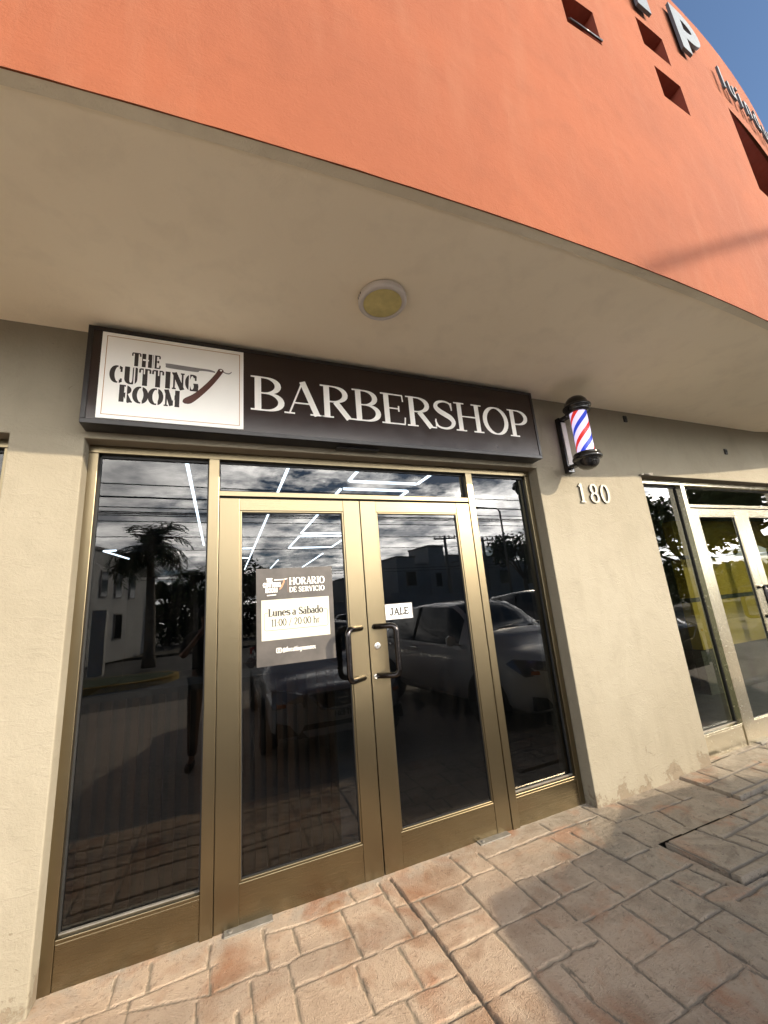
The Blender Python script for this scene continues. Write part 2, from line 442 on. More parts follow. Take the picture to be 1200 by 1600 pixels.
# glyph: (advance, [strokes (pts, mode)], [serif bars (x0, x1, y)])
G = {
 'A': (.74, [([(.10, 0), (.36, 1)], 't'), ([(.36, 1), (.64, 0)], 'k'), ([(.2, .33), (.54, .33)], 't')], [(0, .2, 0), (.5, .76, 0)]),
 'B': (.68, [([(.15, 0), (.15, 1)], 'k'), (bowl(.15, .52, .52, 1), 'a'), (bowl(.15, .58, 0, .52), 'a')], [(.02, .2, 1), (.02, .2, 0)]),
 'C': (.72, [(arc(.38, .5, .30, .5, 48, 312, 24), 'a'), ([(.6, .66), (.6, .97)], 't'), ([(.6, .03), (.6, .25)], 't')], []),
 'D': (.76, [([(.15, 0), (.15, 1)], 'k'), (bowl(.15, .66, 0, 1), 'a')], [(.02, .2, 1), (.02, .2, 0)]),
 'E': (.64, [([(.15, 0), (.15, 1)], 'k'), ([(.15, 1), (.54, 1)], 't'), ([(.15, .52), (.44, .52)], 't'), ([(.15, 0), (.56, 0)], 't'),
             ([(.53, 1), (.54, .78)], 't'), ([(.43, .42), (.43, .62)], 't'), ([(.55, 0), (.57, .24)], 't')], [(.02, .2, 1), (.02, .2, 0)]),
 'F': (.6, [([(.15, 0), (.15, 1)], 'k'), ([(.15, 1), (.54, 1)], 't'), ([(.15, .52), (.44, .52)], 't')], [(.02, .28, 0)]),
 'G': (.78, [(arc(.38, .5, .30, .5, 48, 340, 24), 'a'), ([(.6, .66), (.6, .97)], 't'), ([(.63, .0), (.63, .42)], 'k')], [(.46, .76, .42)]),
 'H': (.82, [([(.16, 0), (.16, 1)], 'k'), ([(.64, 0), (.64, 1)], 'k'), ([(.16, .52), (.64, .52)], 't')], [(.02, .30, 1), (.02, .30, 0), (.5, .78, 1), (.5, .78, 0)]),
 'I': (.38, [([(.18, 0), (.18, 1)], 'k')], [(.03, .33, 1), (.03, .33, 0)]),
 'J': (.56, [([(.36, 1), (.36, .22)] + arc(.19, .22, .17, .22, 0, -165, 12), 'a'), ([(.05, .12), (.05, .24)], 'k')], [(.2, .52, 1)]),
 'L': (.6, [([(.16, 0), (.16, 1)], 'k'), ([(.16, 0), (.54, 0)], 't'), ([(.53, 0), (.56, .26)], 't')], [(.02, .32, 1), (.02, .2, 0)]),
 'M': (.96, [([(.14, 0), (.14, 1)], 't'), ([(.14, 1), (.46, .05)], 'k'), ([(.46, .05), (.78, 1)], 't'), ([(.78, 0), (.78, 1)], 'k')], [(.02, .26, 0), (.02, .16, 1), (.64, .92, 0), (.8, .92, 1)]),
 'N': (.84, [([(.14, 0), (.14, 1)], 't'), ([(.14, 1), (.66, 0)], 'k'), ([(.66, 0), (.66, 1)], 't')], [(.02, .26, 0), (.0, .16, 1), (.54, .78, 1)]),
 'O': (.80, [(arc(.39, .5, .31, .5, 90, 450, 32), 'a')], []),
 'P': (.64, [([(.15, 0), (.15, 1)], 'k'), (bowl(.15, .56, .46, 1), 'a')], [(.02, .2, 1), (.02, .30, 0)]),
 'R': (.72, [([(.15, 0), (.15, 1)], 'k'), (bowl(.15, .54, .50, 1), 'a'), ([(.33, .5), (.60, 0)], 'k')], [(.02, .2, 1), (.02, .28, 0), (.54, .74, 0)]),
 'S': (.60, [(spline(SP), SW), ([(.50, .68), (.50, .96)], 't'), ([(.06, .04), (.06, .32)], 't')], []),
 'T': (.72, [([(.35, 0), (.35, 1)], 'k'), ([(.05, 1), (.65, 1)], 't'), ([(.05, 1), (.04, .76)], 't'), ([(.65, 1), (.66, .76)], 't')], [(.2, .5, 0)]),
 'U': (.80, [([(.16, 1), (.16, .28)] + arc(.39, .28, .23, .28, 180, 360, 12) + [(.62, 1)], 'a')], [(.02, .30, 1), (.50, .74, 1)]),
 'V': (.74, [([(.10, 1), (.37, 0)], 'k'), ([(.37, 0), (.62, 1)], 't')], [(0, .24, 1), (.5, .74, 1)]),
 'Y': (.74, [([(.10, 1), (.37, .45)], 'k'), ([(.37, .45), (.62, 1)], 't'), ([(.37, 0), (.37, .45)], 'k')], [(0, .24, 1), (.5, .74, 1), (.22, .52, 0)]),
 '0': (.64, [(arc(.31, .5, .24, .5, 90, 450, 28), 'a')], []),
 '1': (.42, [([(.21, 0), (.21, 1)], 'k'), ([(.21, 1), (.06, .88)], 't')], [(.06, .36, 0)]),
 '2': (.60, [(spline([(.08, .74), (.14, .93), (.29, 1), (.44, .9), (.46, .7), (.34, .44), (.06, .02)]), [.2, .3, .3, 1, 1, .7, .4]), ([(.06, .03), (.5, .03)], 't')], []),
 '5': (.60, [([(.46, 1), (.14, 1)], 't'), ([(.14, 1), (.12, .55)], 't'), (spline([(.12, .55), (.3, .6), (.46, .5), (.5, .3), (.42, .08), (.25, .0), (.08, .1)]), [.3, .3, .8, 1, .8, .3, .4])], []),
 '7': (.58, [([(.06, 1), (.52, 1)], 't'), ([(.52, 1), (.22, 0)], 'k')], []),
 '8': (.62, [(arc(.30, .75, .19, .25, 90, 450, 22), 'a'), (arc(.30, .25, .23, .25, 90, 450, 22), 'a')], []),
 '9': (.62, [(arc(.29, .7, .21, .3, 0, 360, 22), 'a'), (spline([(.5, .7), (.48, .4), (.36, .1), (.16, .0)]), 'a')], []),
 'a': (.56, [([(.40, 0), (.40, .46)] + arc(.25, .48, .15, .18, 0, 150, 8), 'a'), (arc(.24, .19, .17, .19, 90, 450, 16), 'a')], [(.36, .52, 0)]),
 'b': (.60, [([(.13, 0), (.13, 1.04)], 'k'), (arc(.31, .33, .20, .33, 90, 450, 20), 'a')], [(.02, .14, 1.03)]),
 'c': (.54, [(arc(.28, .33, .20, .33, 50, 310, 16), 'a')], []),
 'd': (.62, [([(.46, 0), (.46, 1.04)], 'k'), (arc(.27, .33, .20, .33, 90, 450, 20), 'a')], [(.34, .48, 1.03), (.46, .58, 0)]),
 'e': (.55, [(arc(.27, .33, .20, .33, 0, 315, 20), 'a'), ([(.07, .36), (.47, .36)], 't')], []),
 'h': (.64, [([(.13, 0), (.13, 1.04)], 'k'), ([(.13, .45)] + arc(.31, .45, .17, .21, 150, 0, 8) + [(.48, 0)], 'a')], [(.02, .14, 1.03), (.03, .23, 0), (.38, .58, 0)]),
 'n': (.64, [([(.13, 0), (.13, .66)], 'k'), ([(.13, .45)] + arc(.31, .45, .17, .21, 150, 0, 8) + [(.48, 0)], 'a')], [(.02, .14, .65), (.03, .23, 0), (.38, .58, 0)]),
 'o': (.58, [(arc(.28, .33, .21, .33, 90, 450, 20), 'a')], []),
 'r': (.46, [([(.13, 0), (.13, .66)], 'k'), ([(.13, .42)] + arc(.29, .46, .15, .2, 160, 40, 6), 't')], [(.02, .14, .65), (.03, .24, 0)]),
 's': (.50, [(spline(sS), SW)], []),
 'u': (.64, [([(.13, .66), (.13, .2)] + arc(.30, .2, .17, .2, 180, 350, 8) + [(.47, .66)], 'a'), ([(.47, 0), (.47, .66)], 'k')], [(.02, .14, .65), (.36, .48, .65), (.47, .58, 0)]),
 'i': (.30, [([(.13, 0), (.13, .66)], 'k'), ([(.13, .84), (.13, .96)], 'k')], []),
 't': (.38, [([(.16, .9), (.16, .14)] + arc(.27, .14, .11, .14, 180, 290, 6), 'a'), ([(.04, .66), (.34, .66)], 't')], []),
 'g': (.6, [(arc(.27, .33, .20, .33, 90, 450, 20), 'a'), ([(.46, .66), (.46, -.1)] + arc(.28, -.1, .18, .2, 0, -150, 8), 'a')], []),
 'm': (.94, [([(.13, 0), (.13, .66)], 'k'), ([(.13, .45)] + arc(.28, .45, .15, .21, 150, 0, 8) + [(.43, 0)], 'a'), ([(.43, .45)] + arc(.6, .45, .15, .21, 150, 0, 8) + [(.75, 0)], 'a')], []),
 'w': (.86, [([(.06, .66), (.22, 0)], 'k'), ([(.22, 0), (.40, .66)], 't'), ([(.40, .66), (.58, 0)], 'k'), ([(.58, 0), (.74, .66)], 't')], []),
 'l': (.30, [([(.14, 1.0), (.14, 0)], 'k')], []),
 'x': (.54, [([(.06, .66), (.46, 0)], 'k'), ([(.46, .66), (.06, 0)], 't')], []),
 '@': (.98, [(arc(.46, .36, .40, .48, -50, 300, 26), 'a'), (arc(.44, .36, .17, .22, 90, 450, 16), 'a'), ([(.62, .58), (.62, .18), (.8, .2)], 't')], []),
 ':': (.28, [([(.13, .06), (.13, .17)], 'd'), ([(.13, .50), (.13, .61)], 'd')], []),
 '/': (.50, [([(.04, -.12), (.42, 1.05)], 't')], []),
 '-': (.44, [([(.06, .42), (.36, .42)], 'k')], []),
 ' ': (.34, [], []),
}
G['á'] = (G['a'][0], G['a'][1] + [([(.24, .80), (.38, 1.0)], 't')], G['a'][2])

def text_width(s, track=0.0):
    return sum(G[c][0] for c in s) + track * (len(s) - 1)
def ribbon(mb, P, W, to3d, d, thick=0, mi=0):
    n = len(P)
    closed = (abs(P[0][0] - P[-1][0]) + abs(P[0][1] - P[-1][1])) < 1e-6
    L, Rr = [], []
    for i in range(n):
        a = P[i - 1] if i > 0 else (P[-2] if closed else P[0])
        b = P[i + 1] if i < n - 1 else (P[1] if closed else P[-1])
        dx, dy = b[0] - a[0], b[1] - a[1]
        q = math.hypot(dx, dy) or 1
        nx, ny = -dy / q, dx / q
        L.append((P[i][0] + nx * W[i] / 2, P[i][1] + ny * W[i] / 2))
        Rr.append((P[i][0] - nx * W[i] / 2, P[i][1] - ny * W[i] / 2))
    vs = [to3d(x, y, d) for x, y in L] + [to3d(x, y, d) for x, y in Rr]
    if not thick:
        mb.add(vs, [(i, i + 1, n + i + 1, n + i) for i in range(n - 1)], mi)
    else:
        vs += [to3d(x, y, d + thick) for x, y in L] + [to3d(x, y, d + thick) for x, y in Rr]
        fs = []
        for i in range(n - 1):
            fs += [(i, i + 1, n + i + 1, n + i), (2 * n + i, 3 * n + i, 3 * n + i + 1, 2 * n + i + 1),
                   (i, 2 * n + i, 2 * n + i + 1, i + 1), (n + i, n + i + 1, 3 * n + i + 1, 3 * n + i)]
        if not closed:
            fs += [(0, n, 3 * n, 2 * n), (n - 1, 3 * n - 1, 4 * n - 1, 2 * n - 1)]
        mb.add(vs, fs, mi)
def letter(mb, ch, ox, oy, h, to3d, thick=.15, thin=.05, sx=1.0, serif=True, depth=0.0, mi=0, step=0.00012):
    adv, strokes, bars = G[ch]
    k = 0
    for P, mode in strokes:
        P = [tuple(p) for p in P]
        n = len(P)
        W = []
        for i in range(n):
            if mode == 'k': w = thick
            elif mode == 't': w = thin
            elif mode == 'd': w = max(thick * .9, .11)
            elif isinstance(mode, list):
                u = i / max(n - 1, 1) * (len(mode) - 1); j = min(int(u), len(mode) - 2)
                g = mode[j] + (mode[j + 1] - mode[j]) * (u - j)
                w = thin + (thick - thin) * g
            else:
                a, b = P[max(i - 1, 0)], P[min(i + 1, n - 1)]
                if abs(P[0][0] - P[-1][0]) + abs(P[0][1] - P[-1][1]) < 1e-6:
                    a = P[i - 1] if i > 0 else P[-2]; b = P[i + 1] if i < n - 1 else P[1]
                dx, dy = b[0] - a[0], b[1] - a[1]
                c = abs(dy) / (math.hypot(dx, dy) or 1)
                w = thin + (thick - thin) * c ** 1.6
            W.append(w * h)
        # keep outer edges of horizontals inside the cap height
        Q = [(ox + x * h * sx, oy + (thin / 2 + y * (1 - thin)) * h) if mode != 'k' else (ox + x * h * sx, oy + y * h) for x, y in P]
        ribbon(mb, Q, W, to3d, -step * k, depth, mi); k += 1
    if serif:
        for x0, x1, y in bars:
            yy = oy + (thin / 2 + y * (1 - thin)) * h
            ribbon(mb, [(ox + x0 * h * sx, yy), (ox + x1 * h * sx, yy)], [thin * h] * 2, to3d, -step * k, depth, mi); k += 1
    return adv * h * sx
def text(mb, s, x0, y0, h, to3d, width=None, center=None, track=0.0, **kw):
    sx = 1.0
    w = text_width(s, track) * h
    if width:
        sx = width / w; w = width
    if center is not None:
        x0 = center - w / 2
    for c in s:
        letter(mb, c, x0, y0, h, to3d, sx=sx, **kw)
        x0 += (G[c][0] + track) * h * sx
    return x0
def on_wall(y):            # plane facing the street at depth y, offsets come forward
    return lambda x, z, d: (x, y + d, z)
# ------------------------------------------------------------------ pavement: stamped concrete in stone slabs
SEG = [[[-0.385,-0.033],[-0.383,-0.189]],[[-0.255,-0.021],[-0.245,-0.173]],[[-0.01,-0.046],[-0.016,-0.17]],[[-0.005,-0.181],[-0.003,-0.309]],[[-0.306,-0.193],[-0.304,-0.307]],[[-0.465,-0.194],[-0.47,-0.222]],[[-0.052,-0.334],[-0.049,-0.438]],[[-0.527,-0.193],[-0.382,-0.194],[-0.242,-0.184],[-0.018,-0.18],[0.025,-0.175]],[[-0.327,-0.24],[-0.195,-0.273],[-0.002,-0.323],[0.178,-0.315]],[[0.154,-0.343],[0.159,-0.546]],[[0.228,-0.072],[0.231,-0.317]],[[0.31,-0.333],[0.316,-0.476],[0.317,-0.627]],[[0.361,-0.138],[0.37,-0.298]],[[0.602,-0.136],[0.614,-0.457]],[[0.676,-0.026],[0.691,-0.116]],[[0.842,-0.042],[0.848,-0.272],[0.856,-0.458]],[[0.571,-0.482],[0.576,-0.707]],[[0.774,-0.48],[0.787,-0.709]],[[0.7,-0.725],[0.707,-0.827]],[[0.983,-0.271],[0.996,-0.451]],[[0.076,-0.317],[0.23,-0.322],[0.311,-0.328],[0.369,-0.308],[0.612,-0.32]],[[0.234,-0.108],[0.367,-0.128],[0.673,-0.122],[0.833,-0.123]],[[0.315,-0.461],[0.614,-0.457],[0.853,-0.463],[0.944,-0.462]],[[0.867,-0.253],[0.986,-0.265],[1.235,-0.265]],[[0.49,-0.716],[0.575,-0.711],[0.778,-0.709],[0.934,-0.715]],[[0.944,-0.462],[0.993,-0.456]],[[0.917,-0.037],[0.952,-0.612],[0.96,-0.957]],[[1.297,-0.033],[1.316,-0.243]],[[1.236,-0.271],[1.242,-0.604]],[[1.461,-0.093],[1.485,-0.391],[1.486,-0.603]],[[1.197,-0.622],[1.204,-0.854]],[[1.408,-0.635],[1.42,-0.835]],[[1.617,-0.408],[1.625,-0.587]],[[1.569,-0.612],[1.566,-0.733]],[[1.338,-0.871],[1.35,-0.974]],[[0.943,-0.257],[1.236,-0.271],[1.312,-0.248],[1.462,-0.256]],[[0.942,-0.467],[0.997,-0.454],[1.222,-0.462]],[[0.954,-0.608],[1.242,-0.604],[1.486,-0.603],[1.621,-0.591],[1.712,-0.596]],[[1.474,-0.163],[1.761,-0.158],[2.194,-0.145]],[[1.485,-0.391],[1.617,-0.408],[1.832,-0.405]],[[0.972,-0.864],[1.201,-0.856],[1.408,-0.847],[1.443,-0.848]],[[1.934,-0.19],[1.95,-0.391]],[[2.08,-0.207],[2.116,-0.546],[2.121,-0.739]],[[1.861,-0.416],[1.875,-0.743]],[[1.582,-0.758],[1.578,-1.004]],[[1.819,-0.767],[1.826,-0.995]],[[2.029,-0.764],[2.018,-0.998]],[[2.177,-0.771],[2.188,-0.992],[2.187,-1.17]],[[1.961,-1.013],[1.965,-1.272]],[[1.574,-1.016],[1.586,-1.209]],[[1.334,-0.874],[1.318,-1.047],[1.348,-1.157]],[[2.345,-0.368],[2.345,-0.543]],[[1.655,-1.223],[1.654,-1.315]],[[2.335,-0.754],[2.361,-0.914]],[[2.116,-0.546],[2.32,-0.549]],[[1.868,-0.411],[2.073,-0.403]],[[1.536,-0.603],[1.622,-0.594],[1.839,-0.594]],[[1.582,-0.758],[1.859,-0.755],[2.128,-0.743],[2.392,-0.743]],[[1.296,-0.854],[1.405,-0.853],[1.555,-0.86]],[[1.581,-1.01],[1.817,-1.001],[1.984,-1.003],[2.176,-0.999]],[[1.579,-1.213],[1.747,-1.207],[1.934,-1.212]],[[1.465,-1.217],[1.579,-1.213]],[[2.19,-0.905],[2.368,-0.91]],[[1.937,-1.222],[1.956,-1.276]],[[3.027,-0.048],[3.02,-0.297]],[[2.634,-0.05],[2.64,-0.254]],[[2.385,-0.016],[2.392,-0.136],[2.411,-0.267]],[[1.996,-0.024],[1.996,-0.125]],[[2.569,-0.306],[2.561,-0.528]],[[2.76,-0.304],[2.714,-0.507]],[[1.57,-0.157],[1.939,-0.143],[2.367,-0.158]],[[2.403,-0.273],[2.612,-0.286],[2.778,-0.303],[3.105,-0.31]]]
LIDA = [(2.404, -.546), (3.30, -.562), (3.32, -1.0), (2.43, -.967)]
LIDB = [(3.307, -.054), (4.10, -.03), (4.12, -.50), (3.317, -.51)]
def inside(p, poly):
    x, y = p; c = False
    for i in range(len(poly)):
        (x0, y0), (x1, y1) = poly[i], poly[i - 1]
        if (y0 > y) != (y1 > y) and x < (x1 - x0) * (y - y0) / (y1 - y0) + x0:
            c = not c
    return c
# (segment, width, depth)
GROOVES = []
for pl in SEG:
    for a, b in zip(pl, pl[1:]):
        GROOVES.append((a, b, random.uniform(.005, .0075) * (1.15 if abs(a[0] - b[0]) < abs(a[1] - b[1]) else .9), random.uniform(.004, .0065)))
for a, b in [((.915, -.037), (.952, -.612)), ((.952, -.612), (.962, -.96)), ((.962, -.96), (.97, -1.4))]:
    GROOVES.append((a, b, .008, .013))
# fill in the field to the right and the left, in the same ashlar rhythm
rows = [-.05, -.31, -.43, -.55, -.75, -.88, -1.0, -1.22, -1.40]
rnd = random.Random(3)
for r0, r1 in zip(rows, rows[1:]):
    x = 4.15 if r1 > -1.1 else 2.3
    GROOVES.append(((x, r0), (9, r0), .01, .007))
    while x < 9:
        x += rnd.choice([.2, .3, .42, .55])
        GROOVES.append(((x, r0), (x, r1), .01, .007))
for r0, r1 in zip(rows, rows[1:]):
    x = 3.12
    if r1 < -.5:
        while x < 4.2:
            x += rnd.choice([.2, .3, .42])
            GROOVES.append(((x, r0), (x, r1), .01, .007))
        GROOVES.append(((3.3, r0), (4.2, r0), .01, .007))
lrows = [-.19, -.32, -.46, -.71, -.86, -1.0, -1.21, -1.40]
for r0, r1 in zip(lrows, lrows[1:]):
    GROOVES.append(((-5, r1), (-.45 if r1 > -.4 else -.1, r1), .01, .007))
    x = -.52
    while x > -5:
        GROOVES.append(((x, r0), (x, r1), .01, .007))
        x -= rnd.choice([.22, .3, .4, .52])
GROOVES.append(((-5, -.19), (-.52, -.193), .01, .007))
for a, b in [((.1, -.71), (.49, -.716)), ((-.1, -.86), (.97, -.86)), ((.3, -.71), (.3, -.86)), ((.55, -.86), (.56, -1.2)), ((-.1, -1.2), (.97, -1.2)),
             ((.98, -1.2), (1.46, -1.217)), ((1.2, -.86), (1.2, -1.2)), ((.1, -.46), (.1, -.71)), ((.1, -.63), (.316, -.627))]:
    GROOVES.append((a, b, .01, .007))
X0, X1, Y0, Y1, ST = -1.0, 4.6, -1.385, 0.03, 0.0065
NX, NY = int((X1 - X0) / ST), int((Y1 - Y0) / ST)
dep = [[0.0] * (NX + 1) for _ in range(NY + 1)]
grv = [[0.0] * (NX + 1) for _ in range(NY + 1)]
wob = random.Random(5)
for a, b, w, dp in GROOVES:
    ph = wob.uniform(0, 6)
    xa, xb = sorted((a[0], b[0])); ya, yb = sorted((a[1], b[1]))
    i0, i1 = max(0, int((xa - X0 - .05) / ST)), min(NX, int((xb - X0 + .05) / ST) + 1)
    j0, j1 = max(0, int((ya - Y0 - .05) / ST)), min(NY, int((yb - Y0 + .05) / ST) + 1)
    dx, dy = b[0] - a[0], b[1] - a[1]; L2 = dx * dx + dy * dy or 1e-9
    for j in range(j0, j1 + 1):
        y = Y0 + j * ST
        for i in range(i0, i1 + 1):
            x = X0 + i * ST
            t = max(0, min(1, ((x - a[0]) * dx + (y - a[1]) * dy) / L2))
            qx, qy = x - a[0] - t * dx, y - a[1] - t * dy
            d = math.hypot(qx, qy) + .0022 * math.sin(t * math.sqrt(L2) * 42 + ph)
            g = 1 - (d / w) ** 2 if d < w else 0
            if g > 0:
                g = min(1, g * 2.2)
                if g > grv[j][i]: grv[j][i] = g
                if g * dp > dep[j][i]: dep[j][i] = g * dp
            # rounded shoulders beside the joint
            elif d < w * 1.8:
                s = (1 - (d - w) / (w * .8)) ** 2 * .0006
                if s > dep[j][i]: dep[j][i] = s
gvs, gfs, gat = [], [], []
from mathutils import noise as mn
hole = lambda x, y: (inside((x, y), LIDA) or inside((x, y), LIDB))
for j in range(NY + 1):
    for i in range(NX + 1):
        x, y = X0 + i * ST, Y0 + j * ST
        z = -dep[j][i] + .0035 * mn.noise((x * 2.2, y * 2.2, 0)) + .0012 * mn.noise((x * 11, y * 11, 3))
        right = min(1, max(0, (x - .9) / 1.2))
        # slate relief: ledges in the right part, grainy on the left
        z += right * .0022 * abs(mn.noise((x * 5 + 3 * mn.noise((x * 2, y * 2, 9)), y * 26, 1)))
        gvs.append((x, y, z - .004)); gat.append(grv[j][i])
for j in range(NY):
    for i in range(NX):
        x, y = X0 + (i + .5) * ST, Y0 + (j + .5) * ST
        if hole(x, y):
            continue
        k = j * (NX + 1) + i
        gfs.append((k, k + 1, k + NX + 2, k + NX + 1))

def paving_mat():
    t = NT('stamped_concrete')
    v = t.coord()
    a = t.n('ShaderNodeAttribute'); a.attribute_name = 'joint'
    sp = t.n('ShaderNodeSeparateXYZ'); t.l(v, sp.inputs[0])
    patch = t.noise(v, 2.6, 5, 0.6, 0.4)
    patch2 = t.noise(v, 6.5, 6, 0.65, 0.6)
    grain = t.noise(v, 170, 4, 0.75)
    vo = t.n('ShaderNodeTexVoronoi'); vo.inputs['Scale'].default_value = 130; t.l(v, vo.inputs['Vector'])
    peb = t.math('SUBTRACT', 1.0, t.math('MULTIPLY', vo.outputs['Distance'], 1.5), clamp=True)
    red = t.ramp(patch, (0.30, (0.40, 0.285, 0.195)), (0.50, (0.52, 0.39, 0.278)), (0.70, (0.31, 0.160, 0.082)))
    grey = t.ramp(patch2, (0.30, (0.155, 0.126, 0.095)), (0.55, (0.30, 0.252, 0.192)), (0.75, (0.20, 0.138, 0.092)))
    side = t.math('ADD', t.math('DIVIDE', t.math('SUBTRACT', sp.outputs['X'], 1.05), 1.3), t.math('MULTIPLY', t.math('SUBTRACT', patch, 0.5), 1.6), clamp=True)  # right part is greyer stone, its colour also darkened for the car's shade
    c = t.mixc(side, red, grey)
    # bare cement near the wall and scuffed spots
    wall = t.math('SUBTRACT', 1.0, t.math('DIVIDE', t.math('MULTIPLY', sp.outputs['Y'], -1.0), 0.22), clamp=True)
    wf = t.math('MULTIPLY', wall, t.fac(patch2, 0.42, 0.62), clamp=True)
    c = t.mixc(wf, c, (0.40, 0.34, 0.27))
    # dark rust blotches
    rs = t.fac(t.noise(v, 3.1, 4, 0.6, 0.8), 0.55, 0.72)
    c = t.mixc(t.math('MULTIPLY', rs, 0.7), c, (0.34, 0.15, 0.075))
    # pale speckles of exposed sand
    c = t.mixc(t.math('MULTIPLY', t.fac(grain, 0.60, 0.72), 0.5), c, (0.58, 0.45, 0.34))
    c = t.mixc(t.math('MULTIPLY', t.fac(t.noise(v, 60, 3, 0.6), 0.58, 0.7), 0.45), c, (0.16, 0.105, 0.07))
    pit = t.fac(t.math('ADD', t.noise(v, 40, 3, 0.65, 0.8), t.math('MULTIPLY', side, 0.05)), 0.67, 0.72)
    c = t.mixc(t.math('MULTIPLY', t.math('MULTIPLY', pit, side), 0.7), c, (0.12, 0.095, 0.07))
    c = t.mixc(t.fac(a.outputs['Fac'], 0.25, 0.9), c, t.mixc(side, (0.29, 0.23, 0.165), (0.125, 0.108, 0.09)))
    h = t.math('ADD', t.math('ADD', t.math('MULTIPLY', grain, 0.7), t.math('MULTIPLY', t.fac(peb, 0.35, 0.8), 0.35)), t.math('MULTIPLY', t.noise(v, 26, 6, 0.7), 0.9))
    h = t.math('SUBTRACT', h, t.math('MULTIPLY', pit, 0.5))
    t.set(color=c, rough=t.mixc(side, (0.75,) * 3, (0.52,) * 3), spec=0.35, normal=t.bump(h, 0.9, 0.006))
    return t.m
M['paving'] = paving_mat()
def pave_mesh(name, vs, fs, at):
    me = bpy.data.meshes.new(name)
    me.from_pydata(vs, [], fs)
    me.materials.append(M['paving'])
    ca = me.attributes.new('joint', 'FLOAT', 'POINT')
    ca.data.foreach_set('value', at)
    me.polygons.foreach_set('use_smooth', [True] * len(fs))
    me.update()
    o = bpy.data.objects.new(name, me)
    COL.objects.link(o)
    return o
pv = pave_mesh('pavement', gvs, gfs, gat)
pv['kind'] = 'structure'
# plainer continuation of the same pavement beyond the frame
mb = MB()
for xa, xb in ((-14, X0), (X0 + NX * ST, 16)):
    mb.poly([(xa, Y0, -.004), (xb, Y0, -.004), (xb, .03, -.004), (xa, .03, -.004)])
o = mb.build('pavement', 'paving'); tag(o, kind='structure')
# edge of the slab: a low kerb face, bed under the covers
M['kerb'] = plain('kerb_concrete', (0.30, 0.27, 0.23), 0.9, 0, 0.25, 7, 0.5)
M['hole'] = plain('dark_soil', (0.03, 0.026, 0.022), 0.95, 0, 0.3, 20, 0.4)
mb = MB()
mb.box(-14, 16, -1.41, -1.386, -.30, -.006)
mb.box(-14, 16, -1.386, 0.0, -.30, -.06, 1)
tag(mb.build('kerb', ['kerb', 'hole']), kind='structure')

# two concrete covers set in the pavement
def cover(lid, name, label, joints, raise_, seed):
    cx = sum(p[0] for p in lid) / 4; cy = sum(p[1] for p in lid) / 4
    inset = .028
    L = [(p[0] + (cx - p[0]) / abs(cx - p[0]) * inset, p[1] + (cy - p[1]) / abs(cy - p[1]) * inset) for p in lid]
    n, mrow = 96, 54
    vs, at = [], []
    for j in range(mrow + 1):
        for i in range(n + 1):
            u, w = i / n, j / mrow
            x = (L[0][0] * (1 - u) + L[1][0] * u) * (1 - w) + (L[3][0] * (1 - u) + L[2][0] * u) * w
            y = (L[0][1] * (1 - u) + L[1][1] * u) * (1 - w) + (L[3][1] * (1 - u) + L[2][1] * u) * w
            g = 0
            for a, b in joints:
                dx, dy = b[0] - a[0], b[1] - a[1]; L2 = dx * dx + dy * dy
                t = max(0, min(1, ((x - a[0]) * dx + (y - a[1]) * dy) / L2))
                d = math.hypot(x - a[0] - t * dx, y - a[1] - t * dy)
                if d < .011: g = max(g, min(1, 1.5 * (1 - (d / .011) ** 2)))
            z = raise_ - g * .006 + .003 * abs(mn.noise((x * 6, y * 24, seed))) + .002 * mn.noise((x * 9, y * 9, seed))
            vs.append((x, y, z)); at.append(g)
    fs = [(j * (n + 1) + i + n + 1, j * (n + 1) + i + n + 2, j * (n + 1) + i + 1, j * (n + 1) + i) for j in range(mrow) for i in range(n)]
    ring = [i for i in range(n + 1)] + [j * (n + 1) + n for j in range(1, mrow + 1)] + [mrow * (n + 1) + i for i in range(n - 1, -1, -1)] + [j * (n + 1) for j in range(mrow - 1, 0, -1)]
    k0 = len(vs)
    for r in ring:
        vs.append((vs[r][0], vs[r][1], -.05)); at.append(0)
    q = len(ring)
    for i in range(q):
        fs.append((ring[i], ring[(i + 1) % q], k0 + (i + 1) % q, k0 + i))
    o = pave_mesh(name, vs, fs, at)
    tag(o, label, 'access cover', 'concrete access covers in the pavement')
cover(LIDA, 'access_cover', 'stone patterned concrete access cover nearer the doors, with the wide dark gap round it',
      [((2.45, -.573), (2.47, -.887)), ((2.452, -.887), (3.3, -.9)), ((2.708, -.573), (2.767, -.88)), ((2.756, -.707), (3.3, -.69)), ((2.843, -.721), (2.867, -.87)), ((3.05, -.57), (3.05, -.69))], .010, 4)
cover(LIDB, 'access_cover', 'stone patterned concrete access cover touching the foot of the cream pier',
      [((3.528, -.06), (3.511, -.269)), ((3.734, -.06), (3.73, -.232)), ((3.328, -.435), (4.1, -.436)), ((3.35, -.269), (4.1, -.25)), ((3.676, -.267), (3.634, -.436)), ((3.9, -.25), (3.9, -.43))], .008, 8)

